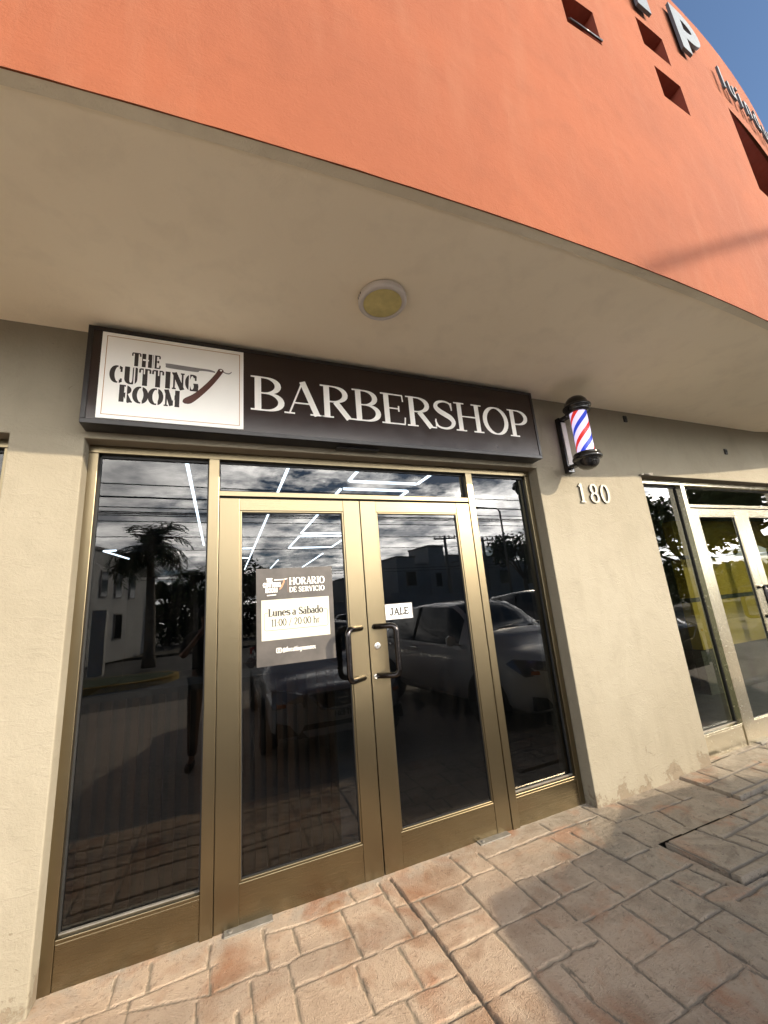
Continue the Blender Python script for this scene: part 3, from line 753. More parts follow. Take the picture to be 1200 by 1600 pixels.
# parking strip, street, far ground
def asphalt(name, c, sc_=40):
    t = NT(name)
    v = t.coord()
    f = t.noise(v, sc_, 5, 0.7); b = t.noise(v, 0.5, 5, 0.6)
    col = t.mixc(t.fac(f, 0.35, 0.7), tuple(x * .75 for x in c), tuple(x * 1.25 for x in c))
    col = t.mixc(t.math('MULTIPLY', t.fac(b, 0.45, 0.7), 0.5), col, tuple(x * .6 for x in c))
    t.set(color=col, rough=0.9, normal=t.bump(f, 0.4, 0.008))
    return t.m
M['lot'] = asphalt('lot_asphalt_bounce', (0.40, 0.35, 0.285), 25)  # asphalt lot, colour lifted to bounce sunlight up to the soffit
M['asphalt'] = asphalt('asphalt', (0.12, 0.115, 0.108))
M['earth'] = asphalt('earth', (0.13, 0.115, 0.085), 6)
M['grass'] = asphalt('grass_ground', (0.055, 0.085, 0.028), 30)
mb = MB()
mb.add([(-40, -1.41, -.11), (60, -1.41, -.11), (60, -4, -.15), (-40, -4, -.15), (-40, -8.2, -.20), (60, -8.2, -.20)], [(3, 2, 1, 0), (4, 5, 2, 3)])
tag(mb.build('parking_lot', 'lot', fix=False), kind='structure')
mb = MB(); mb.poly([(-200, -8.2, -.204), (-200, -23, -.204), (200, -23, -.204), (200, -8.2, -.204)])
tag(mb.build('road', 'asphalt', fix=False), kind='structure')
mb = MB(); mb.poly([(-400, -400, -.24), (400, -400, -.24), (400, 400, -.24), (-400, 400, -.24)])
tag(mb.build('ground', 'earth', fix=False), kind='structure')
# raised median with a yellow painted kerb, rounded tip
M['yellow_kerb'] = plain('yellow_kerb_paint', (0.48, 0.31, 0.045), 0.8, 0, 0.3, 5, 0.4)
tip = [(-60, -11.2), (-4.2, -11.2)] + [(-2.4 + 1.15 * math.sin(R_(a)) , -12.45 + 1.25 * math.cos(R_(a))) for a in range(0, 181, 15)] + [(-4.2, -13.7), (-60, -13.7)]
mb = MB(); mb.prism(tip, lambda x, y, d: (x, y, -.03 - d), .18)
mk = mb.build('median_kerb', 'yellow_kerb'); tag(mk, kind='structure')
inn = [(-60, -11.4)] + [(x - .16 if i in range(1, 15) else x, -12.45 + (y + 12.45) * .85) for i, (x, y) in enumerate(tip)][1:-1] + [(-60, -13.5)]
mb = MB(); mb.prism(inn, lambda x, y, d: (x, y, -.02 - d), .02)
tag(mb.build('median_grass', 'grass'), kind='structure')
mb = MB(); mb.box(-200, 200, -60, -23.2, -.3, -.08)
tag(mb.build('far_pavement', 'earth'), kind='structure')

# ------------------------------------------------------------------ the building
bld = thing('shop_building', 'orange and cream two storey shop building with a curved overhanging upper wall', 'building')
WY = -0.09
mb = MB()
def wallbox(x0, x1, z0, z1): mb.box(x0, x1, WY, .22, z0, z1)
XB = [-8, -4.5, -1.0, -.68, 2.455, 3.735, 9.82, 14]
ZB = [-.05, 2.5, 3.2]
solid = lambda i, k: 0 <= i < 7 and 0 <= k < 2 and (k == 1 or i in (0, 2, 4, 6))
wid = {}
def wv(i, k, b):
    if (i, k, b) not in wid:
        wid[(i, k, b)] = len(mb.v); mb.v.append((XB[i], .22 if b else WY, ZB[k]))
    return wid[(i, k, b)]
for i in range(7):
    for k in range(2):
        if not solid(i, k): continue
        fl = [[wv(i, k, 0), wv(i + 1, k, 0), wv(i + 1, k + 1, 0), wv(i, k + 1, 0)], [wv(i, k, 1), wv(i, k + 1, 1), wv(i + 1, k + 1, 1), wv(i + 1, k, 1)]]
        if not solid(i - 1, k): fl.append([wv(i, k, 0), wv(i, k + 1, 0), wv(i, k + 1, 1), wv(i, k, 1)])
        if not solid(i + 1, k): fl.append([wv(i + 1, k, 0), wv(i + 1, k, 1), wv(i + 1, k + 1, 1), wv(i + 1, k + 1, 0)])
        if not solid(i, k - 1): fl.append([wv(i, k, 0), wv(i, k, 1), wv(i + 1, k, 1), wv(i + 1, k, 0)])
        if not solid(i, k + 1): fl.append([wv(i, k + 1, 0), wv(i + 1, k + 1, 0), wv(i + 1, k + 1, 1), wv(i, k + 1, 1)])
        for f in fl:
            mb.f.append(tuple(f)); mb.mi.append(0); mb.sm.append(False)
mb.add([(5.945, WY + .002, 2.502), (8.2, -.40, 2.502), (8.2, -.02, 2.502), (5.945, -.02, 2.502), (5.945, WY + .002, 3.19), (8.2, -.40, 3.19), (8.2, -.02, 3.19), (5.945, -.02, 3.19)],
       [(0, 1, 5, 4), (1, 2, 6, 5), (0, 3, 2, 1), (4, 5, 6, 7)])
gw = mb.build('ground_floor_wall', 'cream', bld, bevel=.006)
mb = MB()                                   # dark stub fixings left in the plaster
# soffit + curved upper wall
def wy(x):
    y = -1.4386 + (x - 1.4786) ** 2 / 61.25
    if x > 4: y += (x - 4) ** 2 * .018
    return y
xs = [-8 + .2 * i for i in range(86)]
mb = MB()
for a, b in zip(xs, xs[1:]):
    mb.poly([(a, wy(a) + .058, 3.157), (b, wy(b) + .058, 3.157), (b, -.085, 3.157), (a, -.085, 3.157)])
sf = mb.build('soffit', 'soffit', bld, fix=False)
mb = MB()
for a, b in zip(xs, xs[1:]):
    mb.add([(a, wy(a) + .005, 3.142), (b, wy(b) + .005, 3.142), (b, wy(b) + .056, 3.143), (a, wy(a) + .056, 3.143), (b, wy(b) + .056, 3.18), (a, wy(a) + .056, 3.18), (a, wy(a) + .012, 3.18), (b, wy(b) + .012, 3.18)],
           [(0, 1, 2, 3), (3, 2, 4, 5), (0, 6, 7, 1)])
mb.build('edge_strip', 'strip', bld)
OPEN = [(.62, .965, 4.44, 4.78), (2.045, 2.365, 5.03, 5.36), (2.965, 3.31, 5.48, 5.79), (3.01, 3.345, 4.96, 5.28), (4.30, 6.0, 4.72, 5.68),
        (1.05, 1.39, 5.55, 5.88), (-.4, -.06, 5.2, 5.54)]
TOP = 6.72
gx = sorted(set([round(-8 + .25 * i, 3) for i in range(69)] + [o_[i] for o_ in OPEN for i in (0, 1)]))
gz = sorted(set([3.138, 3.6, 4.1, 4.6, 5.1, 6.1, 6.5, TOP] + [o_[i] for o_ in OPEN for i in (2, 3)]))
mb = MB()
idx = {}
def gp(i, k):
    if (i, k) not in idx:
        idx[(i, k)] = len(mb.v)
        x = gx[i]
        mb.v.append((x, wy(x), gz[k] + (.004 * mn.noise((x * 7, 0, 0)) if k == 0 else 0)))
    return idx[(i, k)]
for i in range(len(gx) - 1):
    for k in range(len(gz) - 1):
        cx, cz = (gx[i] + gx[i + 1]) / 2, (gz[k] + gz[k + 1]) / 2
        if any(a < cx < b and c < cz < d for a, b, c, d in OPEN):
            continue
        mb.f.append((gp(i, k), gp(i + 1, k), gp(i + 1, k + 1), gp(i, k + 1))); mb.mi.append(0); mb.sm.append(True)
for a, b in zip(gx, gx[1:]):                       # underside lip, parapet coping, roof
    mb.poly([(a, wy(a), 3.138), (a, wy(a) + .006, 3.138), (b, wy(b) + .006, 3.138), (b, wy(b), 3.138)])
    mb.poly([(a, wy(a), TOP), (b, wy(b), TOP), (b, wy(b) + .2, TOP + .01), (a, wy(a) + .2, TOP + .01)])
    mb.poly([(a, wy(a) + .2, TOP + .01), (b, wy(b) + .2, TOP + .01), (b, 9, 6.5), (a, 9, 6.5)])
uw = mb.build('upper_wall', 'orange', bld, fix=False)
M['dark_glass'] = plain('dark_window_glass', (0.02, 0.022, 0.026), 0.08)
for n_, (a, b, c, d) in enumerate(OPEN):
    mb = MB()
    ya, yb = wy(a), wy(b)
    q = .24 if n_ != 4 else .9
    P = [(a, ya, c), (b, yb, c), (b, yb, d), (a, ya, d)]
    Q = [(a, ya + q, c), (b, yb + q, c), (b, yb + q, d), (a, ya + q, d)]
    mb.add(P + Q, [(0, 1, 5, 4), (1, 2, 6, 5), (2, 3, 7, 6), (3, 0, 4, 7)], 0)
    mb.poly(Q, 0 if n_ == 4 else 1)
    w = mb.build('window' if n_ != 4 else 'balcony_opening', ['maroon', 'dark_glass'], bld, fix=False)
    if n_ == 4:
        w['label'] = 'wide maroon opening high in the orange wall under the small lettering'
    if n_ == 1:
        mb = MB()
        mb.tube([(a + .01, ya - .012, c + .014), (b - .01, yb - .012, c + .014)], .007, 6)
        mb.tube([(a + .01, ya - .004, c + .034), (b - .01, yb - .004, c + .034)], .004, 6)
        mb.build('sill_rail', 'dark_alu', w)
# blue-white plastic sheet hanging in the wide opening
M['plastic'] = plain('plastic_sheet', (0.22, 0.28, 0.40), 0.15, 0, 0.6, 7)
mb = MB()
for i in range(13):
    for k in range(9):
        u, w_ = i / 12, k / 8
        x = 4.36 + .9 * u; z = 4.74 + .52 * w_ * (1 - .35 * u)
        mb.v.append((x, wy(x) + .16 + .05 * mn.noise((u * 6, w_ * 5, 2)) + .1 * w_, z + .04 * mn.noise((u * 5, w_ * 4, 6))))
for i in range(12):
    for k in range(8):
        p = i * 9 + k
        mb.f.append((p, p + 9, p + 10, p + 1)); mb.mi.append(0); mb.sm.append(True)
mb.tube([(4.50, wy(4.5) + .13, 4.74), (4.49, wy(4.5) + .12, 5.27)], .009, 6)
o = mb.build('plastic_sheet', 'plastic', fix=False)
tag(o, 'crumpled bluish plastic sheet lying in the wide maroon opening of the orange wall', 'plastic sheet')

# grey cut-out letters on the orange wall
M['letter'] = plain('grey_letter_paint', (0.075, 0.098, 0.122), 0.55, 0.0, 0.1, 12)
M['letter_side'] = plain('dark_letter_edge', (0.05, 0.045, 0.05), 0.5)
def curved(off):
    return lambda x, z, d: (x, wy(x) - off + d, z)
def cut_letter(name, ch, x, z, h, thick, thin, label, sx=1.0, dep=.022, group='grey letters on the orange wall'):
    mb = MB()
    letter(mb, ch, x, z, h, curved(.04), thick=thick, thin=thin, sx=sx, serif=False, depth=dep)
    o = mb.build(name, 'letter')
    return tag(o, label, 'letter', group)
cut_letter('wall_letter', 'I', 2.97, 5.88, .52, .32, .2, 'big grey cut-out letter shaped as a plain upright bar, left of the letter P')
cut_letter('wall_letter', 'P', 3.53, 5.83, .56, .24, .2, 'big grey cut-out letter P near the roof edge', sx=1.25)
x = 4.22
small = 'luindufu'
names = ['first, tallest', 'second', 'third', 'fourth', 'fifth', 'sixth', 'seventh', 'eighth']
G['f'] = (.38, [([(.16, 0), (.16, .86)] + arc(.27, .86, .11, .14, 180, 70, 6), 'a'), ([(.04, .66), (.34, .66)], 't')], [])
for i, ch in enumerate(small):
    cut_letter('wall_letter', ch, x, 5.845, .27, .11, .09, 'small grey letter above the wide maroon opening, %s from the left of its row' % names[i], dep=.018, group='small grey letters above the wide opening')
    x += G[ch][0] * .27 + .05

# ceiling lamp
M['white_plastic'] = plain('white_plastic', (0.62, 0.58, 0.55), 0.45, 0, 0.05)
M['diffuser'] = plain('yellowed_diffuser', (0.60, 0.52, 0.22), 0.5, 0, 0.16, 14)
lp = thing('ceiling_lamp', 'round white ceiling lamp with yellowed cover under the overhang', 'lamp', (.838, -.815, 3.157))
MB().lathe([(.118, -.004), (.133, -.004), (.136, -.012), (.136, -.034), (.130, -.042), (.110, -.044), (.108, -.040)], (0, 0, 0), n=48).build('housing', 'white_plastic', lp)
MB().lathe([(.1085, -.038), (.09, -.040), (.05, -.0415), (0.0001, -.042)], (0, 0, 0), n=48).build('diffuser', 'diffuser', lp)
mb = MB()
for a in (172, 180, 188):
    mb.tbox(Matrix.Rotation(R_(a), 4, 'Z') @ Matrix.Translation((.1365, 0, -.02)), .0012, .003, .006)
mb.build('vent_slot', 'gasket', lp)

# small dark stubs on the wall right of the pole
for (x, z), lb in (((3.694, 3.079), 'small dark metal stub in the wall near the barber pole'), ((5.223, 2.844), 'small dark metal stub in the wall above the right hand shop doors')):
    mb = MB()
    mb.box(x - .022, x + .022, WY - .012, WY + .01, z - .032, z + .032)
    mb.box(x - .012, x + .012, WY - .02, WY - .012, z - .012, z + .02)
    tag(mb.build('wall_stub', 'gasket', bevel=.003), lb, 'wall fixing', 'dark stubs in the wall')
mb = MB()
mb.box(3.70, 3.86, WY - .03, WY + .005, 2.492, 2.502); mb.tube([(3.74, WY - .03, 2.497), (3.82, WY - .055, 2.50)], .008)
tag(mb.build('cable_clip', 'alu'), 'small metal clip at the head corner of the right hand shopfront', 'clip')

# ------------------------------------------------------------------ shopfronts
def storefront(name, label, x0, layout, gy, gmat, fm='frame'):
    """layout: list of (kind, width): jamb, pane, mullion, door (two leaves), in order from x0"""
    t = thing(name, label, 'shopfront', (x0, 0, 0))
    H, HT = 2.50, 2.203
    x = 0.0
    fr = MB()
    total = sum(w for k, w in layout)
    fr.box(0, total, 0, .09, 2.452, H - .001, 1)
    for k, w in layout:
        if k == 'jamb':
            fr.box(x, x + w, .002, .088, -.02, 2.452)
        elif k == 'mullion':
            fr.box(x, x + w, -.004, .092, -.02, 2.452)
        x += w
    x = 0.0
    nmul = 0
    for k, w in layout:
        if k == 'pane':
            mb = MB()
            mb.box(x, x + w, .006, .07, -.02, .166)
            mb.box(x, x + w, .001, .072, .166, .184)
            mb.build('kick_panel', fm + '_h', t, bevel=.003)
            mb = MB()
            mb.box(x, x + .008, gy - .012, gy + .014, .184, 2.452); mb.box(x + w - .008, x + w, gy - .012, gy + .014, .184, 2.452)
            mb.box(x, x + w, gy - .012, gy + .014, 2.436, 2.452)
            mb.build('gasket', 'gasket', t)
            MB().box(x + .008, x + w - .008, gy, gy + .006, .184, 2.436).build('pane', gmat, t)
            mb = MB(); mb.box(x + .004, x + w - .004, gy - .016, gy - .004, .184, .190); mb.build('sill_bead', 'alu', t)
        if k == 'door':
            fr.box(x, x + w, .0, .088, HT + .012, HT + .046, 1)
            mb = MB(); mb.box(x, x + w, .02, .03, HT + .004, HT + .012); mb.build('gasket', 'gasket', t)
            MB().box(x + .002, x + w - .002, gy, gy + .006, HT + .056, 2.440).build('transom_pane', gmat, t)
            mb = MB(); mb.box(x, x + w, gy - .01, gy + .014, HT + .046, HT + .056); mb.box(x, x + w, gy - .01, gy + .014, 2.440, 2.452)
            mb.box(x, x + .006, gy - .01, gy + .014, HT + .056, 2.440); mb.box(x + w - .006, x + w, gy - .01, gy + .014, HT + .056, 2.440)
            mb.build('gasket', 'gasket', t)
            for s in (0, 1):
                W = w / 2
                d0 = x + s * W + .003
                d1 = x + (s + 1) * W - .003
                hinge, lock = (d0, d1) if s == 0 else (d1, d0)
                dt = MB()
                st = .116
                dt.box(d0, d0 + st, .001, .046, -.006, HT); dt.box(d1 - st, d1, .001, .046, -.006, HT)
                dt.box(d0 + st, d1 - st, .003, .044, HT - .078, HT, 1); dt.box(d0 + st, d1 - st, .003, .044, -.006, .178, 1)
                # glazing beads
                for (a, b) in ((d0 + st, d0 + st + .011), (d1 - st - .011, d1 - st)):
                    dt.box(a, b, .006, .040, .178, HT - .078)
                dt.box(d0 + st + .011, d1 - st - .011, .006, .040, .178, .189); dt.box(d0 + st + .011, d1 - st - .011, .006, .040, HT - .089, HT - .078)
                dr = dt.build('door', [fm, fm + '_h'], t, bevel=.0025)
                mb = MB()
                a, b, c, d = d0 + st + .011, d1 - st - .011, .189, HT - .089
                mb.box(a, a + .004, .016, .032, c, d); mb.box(b - .004, b, .016, .032, c, d); mb.box(a + .004, b - .004, .016, .032, c, c + .004); mb.box(a + .004, b - .004, .016, .032, d - .004, d)
                mb.build('door_gasket', 'gasket', dr)
                MB().box(a + .004, b - .004, .021, .027, c + .004, d - .004).build('door_pane', gmat, dr)
                # offset pull handle: bar stands out and to the side
                hx = lock - .045 if s == 0 else lock + .040
                bx = hx - .115 if s == 0 else hx + .115
                zt, zb, yo, r = 1.355, 1.055, -.088, .018
                rr = .035
                sg = 1 if bx > hx else -1
                dv = Vector((bx - hx, yo, 0)); L = dv.length; du = dv.normalized()
                pts = [Vector((hx, .001, zt)) ]
                cpt = Vector((hx, 0, zt)) + du * (L - rr)
                pts.append(cpt)
                for q in range(1, 8):
                    an = R_(90 * q / 7)
                    pts.append(cpt + du * rr * math.sin(an) + Vector((0, 0, -rr * (1 - math.cos(an)))))
                low = [Vector((p.x, p.y, zt + zb - p.z)) for p in reversed(pts)]
                hb = MB(); hb.tube(pts + low, r, 12)
                hb.lathe([(.016, 0), (.016, -.006), (.012, -.008)], (hx, .001, zt), 'y', 16); hb.lathe([(.016, 0), (.016, -.006), (.012, -.008)], (hx, .001, zb), 'y', 16)
                hb.build('handle', 'dark_alu', dr)
                if s == 1:
                    MB().lathe([(.0, -.006), (.016, -.0065), (.0215, -.005), (.0225, .001)], (lock + .053, .001, 1.234), 'y', 24).build('lock', 'steel', dr)
                    mb = MB(); mb.box(lock + .051, lock + .055, -.0065, -.0052, 1.228, 1.242); mb.build('keyhole', 'gasket', dr)
                    MB().lathe([(.0, -.004), (.006, -.004), (.0065, -.008), (.015, -.0075), (.0175, .001)], (lock + .029, .001, 1.052), 'y', 24).build('lock', 'steel', dr)
            for a, b in ((x + .05, x + .28), (x + w - .28, x + w - .05)):
                mb = MB(); mb.box(a, b, -.045, .03, -.02, .004); mb.lathe([(.012, .004), (.012, .008), (.0, .008)], (a + .03, -.02, 0), n=16)
                mb.build('floor_plate', 'alu', t, bevel=.002)
        x += w
    fr.build('frame', [fm, fm + '_h'], t, bevel=.003)
    return t
L1 = [('jamb', .057), ('pane', .573), ('mullion', .060), ('door', 1.80), ('mullion', .058), ('pane', .542), ('jamb', .045)]
shop1 = storefront('shopfront', 'brass coloured barbershop front with dark tinted glass and double doors', -.69, L1, .045, 'glass')
L2 = [('jamb', .05), ('pane', .645), ('mullion', .06), ('door', 1.76), ('mullion', .06), ('pane', 1.8), ('mullion', .06), ('pane', 1.6), ('jamb', .05)]  # last two panes are unseen, added to let sun reach the partition
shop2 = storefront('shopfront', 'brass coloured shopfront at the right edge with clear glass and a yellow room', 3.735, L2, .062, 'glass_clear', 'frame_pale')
L3 = [('jamb', .05), ('pane', .75), ('mullion', .06), ('door', 1.8), ('mullion', .06), ('pane', .73), ('jamb', .05)]
shop3 = storefront('shopfront', 'shopfront cut off by the left edge of the photo, only its frame corner shows', -4.5, L3, .045, 'glass')

# ------------------------------------------------------------------ signboard
M['sign_dark'] = plain('sign_dark_face', (0.016, 0.007, 0.006), 0.24, 0, 0.1, 4)
M['sign_frame'] = plain('sign_black_frame', (0.010, 0.008, 0.008), 0.35, 0, 0.1, 4)
M['sign_white'] = plain('sign_white_face', (0.88, 0.87, 0.83), 0.35, 0, 0.03, 3)
M['sign_letter'] = plain('sign_letter_white', (0.86, 0.85, 0.81), 0.35, 0, 0.03, 3)
M['print_black'] = plain('print_black', (0.018, 0.012, 0.010), 0.4)
M['print_gold'] = plain('print_gold', (0.40, 0.20, 0.055), 0.4)
M['print_brown'] = plain('print_brown', (0.075, 0.022, 0.014), 0.4)
M['print_grey'] = plain('print_grey', (0.20, 0.19, 0.19), 0.4)
SY = -.205
sg = thing('shop_sign', 'long dark box sign reading BARBERSHOP over the brass doors', 'sign', (0, 0, 0))
mb = MB()
xl, xr, zb, zt = -.678, 2.425, 2.537, 3.128
mb.box(xl, xr, SY + .012, WY - .001, zb, zt)
# raised rim
mb.box(xl, xr, SY - .002, SY + .012, zt - .022, zt); mb.box(xl, xr, SY - .002, SY + .012, zb, zb + .026)
mb.box(xl, xl + .024, SY - .002, SY + .012, zb + .026, zt - .022); mb.box(xr - .02, xr, SY - .002, SY + .012, zb + .026, zt - .022)
mb.build('cabinet', 'sign_frame', sg, bevel=.002)
MB().box(xl + .024, xr - .02, SY + .004, SY + .012, zb + .026, zt - .022).build('face', 'sign_dark', sg)
lpn = MB(); lpn.box(-.610, .131, SY, SY + .004, 2.573, 3.098)
lg = lpn.build('logo_panel', 'sign_white', sg)
F = on_wall(SY - .0006)
mb = MB()
for a, b, c, d in ((-.588, .110, 3.073, 3.0765), (-.588, .110, 2.5935, 2.597), (-.588, -.5845, 2.597, 3.073), (.1065, .110, 2.597, 3.073)):
    mb.poly([F(a, c, 0), F(b, c, 0), F(b, d, 0), F(a, d, 0)])
mb.build('gold_border', 'print_gold', lg)
mb = MB()
kw = dict(thick=.225, thin=.085, track=.05)
def stencil(s, x0, x1, z, h, gaps):
    text(mb, s, x0, z, h, F, width=x1 - x0, **kw)
stencil('THE', -.463, -.318, 2.905, .086, 0)
stencil('CUTTING', -.558, -.120, 2.788, .108, 0)
stencil('ROOM', -.513, -.212, 2.676, .104, 0)
mb.build('logo_lettering', 'print_black', lg)
mb = MB()                      # stencil breaks
F2 = on_wall(SY - .0024)
def gap(x, z0, z1, w=.0065):
    mb = MB()
    mb.poly([F2(x - w / 2, z0, 0), F2(x + w / 2, z0, 0), F2(x + w / 2, z1, 0), F2(x - w / 2, z1, 0)])
    mb.build('stencil_gap', 'sign_white', lg)
for x in (-.520, -.445, -.168): gap(x, 2.784, 2.900)
for x in (-.398, -.327, ): gap(x, 2.86, 2.900)
for x in (-.405, -.328, -.478, -.245): gap(x, 2.672, 2.785)
gap(-.353, 2.9, 2.996); gap(-.394, 2.945, 2.955, .03)
mb = MB()                      # cut-throat razor: blade, pivot, handle
mb.prism(spline([(-.294, 2.940), (-.288, 2.949), (-.20, 2.947), (-.119, 2.945), (-.06, 2.944), (-.03, 2.936)], 4) + spline([(-.03, 2.928), (-.075, 2.931), (-.115, 2.928), (-.128, 2.918), (-.20, 2.918), (-.285, 2.921), (-.294, 2.930)], 4), F, .0003)
mb.prism(spline([(.012, 2.938), (.035, 2.930), (.052, 2.932), (.064, 2.946)], 4) + spline([(.061, 2.950), (.05, 2.939), (.034, 2.937), (.014, 2.945)], 4), F, .0003)
mb.build('razor_blade', 'print_grey', lg)
mb = MB()
mb.prism(spline([(.002, 2.961), (.014, 2.952), (.014, 2.938), (-.03, 2.862), (-.085, 2.785), (-.151, 2.712), (-.188, 2.703)], 6) + spline([(-.200, 2.712), (-.192, 2.735), (-.14, 2.775), (-.08, 2.845), (-.032, 2.915), (-.012, 2.955)], 6), lambda x, z, d: F(x, z, d - .0012), .0003)
rz = mb.build('razor_handle', 'print_brown', lg)
MB().lathe([(.0, 0), (.006, 0)], (.002, SY - .0024, 2.948), 'y', 16).build('razor_pivot', 'sign_white', lg)
mb = MB()
text(mb, 'BARBERSHOP', .167, 2.711, .236, on_wall(SY + .0025), width=2.345 - .167, thick=.165, thin=.045, track=-.045)
mb.build('lettering', 'sign_letter', sg)
mb = MB(); mb.box(.72, 1.02, -.15, -.10, zb - .012, zb - .001)
mb.build('cable_cover', 'sign_frame', sg)

# ------------------------------------------------------------------ barber pole
M['pole_black'] = plain('glossy_black', (0.012, 0.011, 0.011), 0.14, 0, 0.1, 6)
def pole_mat():
    t = NT('pole_stripes')
    v = t.coord()
    sp = t.n('ShaderNodeSeparateXYZ'); t.l(v, sp.inputs[0])
    an = t.math('DIVIDE', t.math('ARCTAN2', sp.outputs['Y'], sp.outputs['X']), 2 * math.pi)
    f = t.math('FRACT', t.math('ADD', t.math('ADD', t.math('MULTIPLY', an, -2.0), t.math('DIVIDE', sp.outputs['Z'], 0.225)), 0.32))
    c = t.ramp(f, (0.0, (0.50, 0.025, 0.02)), (0.2, (0.62, 0.55, 0.80)), (0.5, (0.02, 0.045, 0.42)), (0.7, (0.62, 0.55, 0.80)))
    c.node.color_ramp.interpolation = 'CONSTANT'
    t.set(color=c, rough=0.25, emit=c, es=0.42)
    return t.m
M['pole'] = pole_mat()
M['clear'] = glass('pole_tube', (0.98, 0.98, 0.98), 1.06)
PX, PY = 2.765, -.335
bp_ = thing('barber_pole', 'lit red white and blue barber pole with black domed caps beside the sign', 'barber pole', (PX, PY, 0))
MB().lathe([(.066, 2.545), (.066, 2.925)], (0, 0, 0), n=40).build('striped_cylinder', 'pole', bp_, fix=False)
MB().lathe([(.080, 2.535), (.080, 2.93)], (0, 0, 0), n=40).build('clear_tube', 'clear', bp_, fix=False)
prof = [(.0001, 3.065), (.035, 3.060), (.062, 3.045), (.082, 3.020), (.092, 2.992), (.096, 2.978), (.108, 2.972), (.111, 2.962), (.106, 2.952), (.098, 2.948), (.099, 2.930), (.094, 2.915), (.066, 2.912)]
MB().lathe(prof, (0, 0, 0), n=40).build('top_cap', 'pole_black', bp_)
prof2 = [(.066, 2.556), (.098, 2.553), (.102, 2.542), (.099, 2.528), (.110, 2.522), (.113, 2.511), (.109, 2.500), (.095, 2.496), (.088, 2.490), (.084, 2.466), (.070, 2.442), (.048, 2.425), (.02, 2.417), (.0001, 2.415)]
MB().lathe(prof2, (0, 0, 0), n=40).build('bottom_cap', 'pole_black', bp_)
mb = MB()
mb.box(-.004, .066, .198, WY - PY - .001, 2.462, 2.972)
mb.box(.004, .056, .07, .199, 2.935, 2.962); mb.box(.004, .056, .07, .199, 2.492, 2.520)
mb.build('bracket', 'pole_black', bp_, bevel=.004)
mb = MB(); mb.box(.012, .060, .192, .1975, 2.53, 2.925)  # pale strip painted in for the reflection on the bracket's front face
mb.build('bracket_sheen', 'white_plastic', bp_)
mb = MB(); mb.lathe([(.0, -.007), (.007, -.006), (.009, 0)], (.03, .197, 2.482), 'y', 12)
mb.build('screw', 'steel', bp_)

# ------------------------------------------------------------------ house number 180
M['number_face'] = plain('number_cream_face', (0.33, 0.30, 0.225), 0.4, 0, 0.05)
M['number_edge'] = plain('number_dark_edge', (0.05, 0.042, 0.035), 0.4)
for ch, x, lb in (('1', 2.865, 'cream metal digit 1 on the pier under the barber pole'), ('8', 2.995, 'cream metal digit 8 between the digits 1 and 0 on the pier'), ('0', 3.125, 'cream metal digit 0 at the right end of the house number')):
    mb = MB()
    letter(mb, ch, x, 2.205, .172, on_wall(WY - .014), thick=.15, thin=.075, depth=.013, sx=1.02)
    o = mb.build('digit', 'number_edge')
    tag(o, lb, 'house number', 'digits of the house number')
    fb = MB()
    letter(fb, ch, x, 2.205, .172, on_wall(WY - .0155), thick=.15, thin=.075, sx=1.02)
    fb.build('digit_face', 'number_face', o)

# ------------------------------------------------------------------ opening hours poster on the left door
M['poster'] = plain('poster_charcoal', (0.060, 0.052, 0.046), 0.5, 0, 0.35, 6)
M['paper'] = plain('poster_paper', (0.50, 0.48, 0.39), 0.6, 0, 0.05, 6)
M['print_white'] = plain('print_white', (0.74, 0.72, 0.66), 0.5)
M['print_tan'] = plain('print_tan', (0.42, 0.20, 0.10), 0.5)
M['print_ink'] = plain('print_ink', (0.025, 0.023, 0.022), 0.5)
YP = .0195
po = thing('poster', 'charcoal opening hours poster taped inside the left door glass', 'poster', (0, 0, 0))
MB().box(.214, .685, YP, YP + .001, 1.193, 1.761).build('sheet', 'poster', po)
wp = MB().box(.2425, .6555, YP - .0006, YP - .0001, 1.336, 1.571).build('hours_panel', 'paper', po)
Fp = on_wall(YP - .0009); Fd = on_wall(YP - .0004)
mb = MB()
text(mb, 'Lunes a Sábado', 0, 1.472, .046, Fp, width=.335, center=.449, thick=.21, thin=.09)
text(mb, '11:00 / 20:00 hr', 0, 1.413, .043, Fp, width=.295, center=.446, thick=.14, thin=.09)
# thin rounded frame that opens for the heading
P = [(.281, 1.495), (.272, 1.495)] + arc(.272, 1.482, .014, .013, 90, 180, 5) + arc(.272, 1.405, .014, .013, 180, 270, 5) + arc(.630, 1.405, .014, .013, 270, 360, 5) + arc(.630, 1.482, .014, .013, 0, 90, 5) + [(.622, 1.495)]
ribbon(mb, P, [.0028] * len(P), Fp, 0)
mb.build('hours_text', 'print_ink', po)
mb = MB()
text(mb, 'HORARIO', .410, 1.655, .045, Fd, width=.225, thick=.19, thin=.07)
text(mb, 'DE SERVICIO', .410, 1.610, .032, Fd, width=.222, thick=.19, thin=.08)
text(mb, 'THE', .274, 1.678, .024, Fd, width=.036, thick=.27, thin=.14)
text(mb, 'CUTTING', .255, 1.646, .029, Fd, width=.104, thick=.27, thin=.14)
text(mb, 'ROOM', .268, 1.614, .028, Fd, width=.070, thick=.27, thin=.14)
mb.prism([(.318, 1.687), (.322, 1.693), (.375, 1.693), (.398, 1.697), (.398, 1.692), (.378, 1.687)], Fd, .0002)
ribbon(mb, [(.276, 1.598), (.330, 1.600)], [.006] * 2, Fd, 0)
mb.build('poster_heading', 'print_white', po)
mb = MB()
text(mb, '@thecuttingroommex', .362, 1.262, .028, Fd, width=.198, thick=.13, thin=.10, serif=False)
ribbon(mb, arc(.341, 1.2735, .0135, .0135, 90, 450, 28), [.003] * 29, Fd, 0) if False else None
mb.build('poster_text', 'print_white', po)
mb = MB()
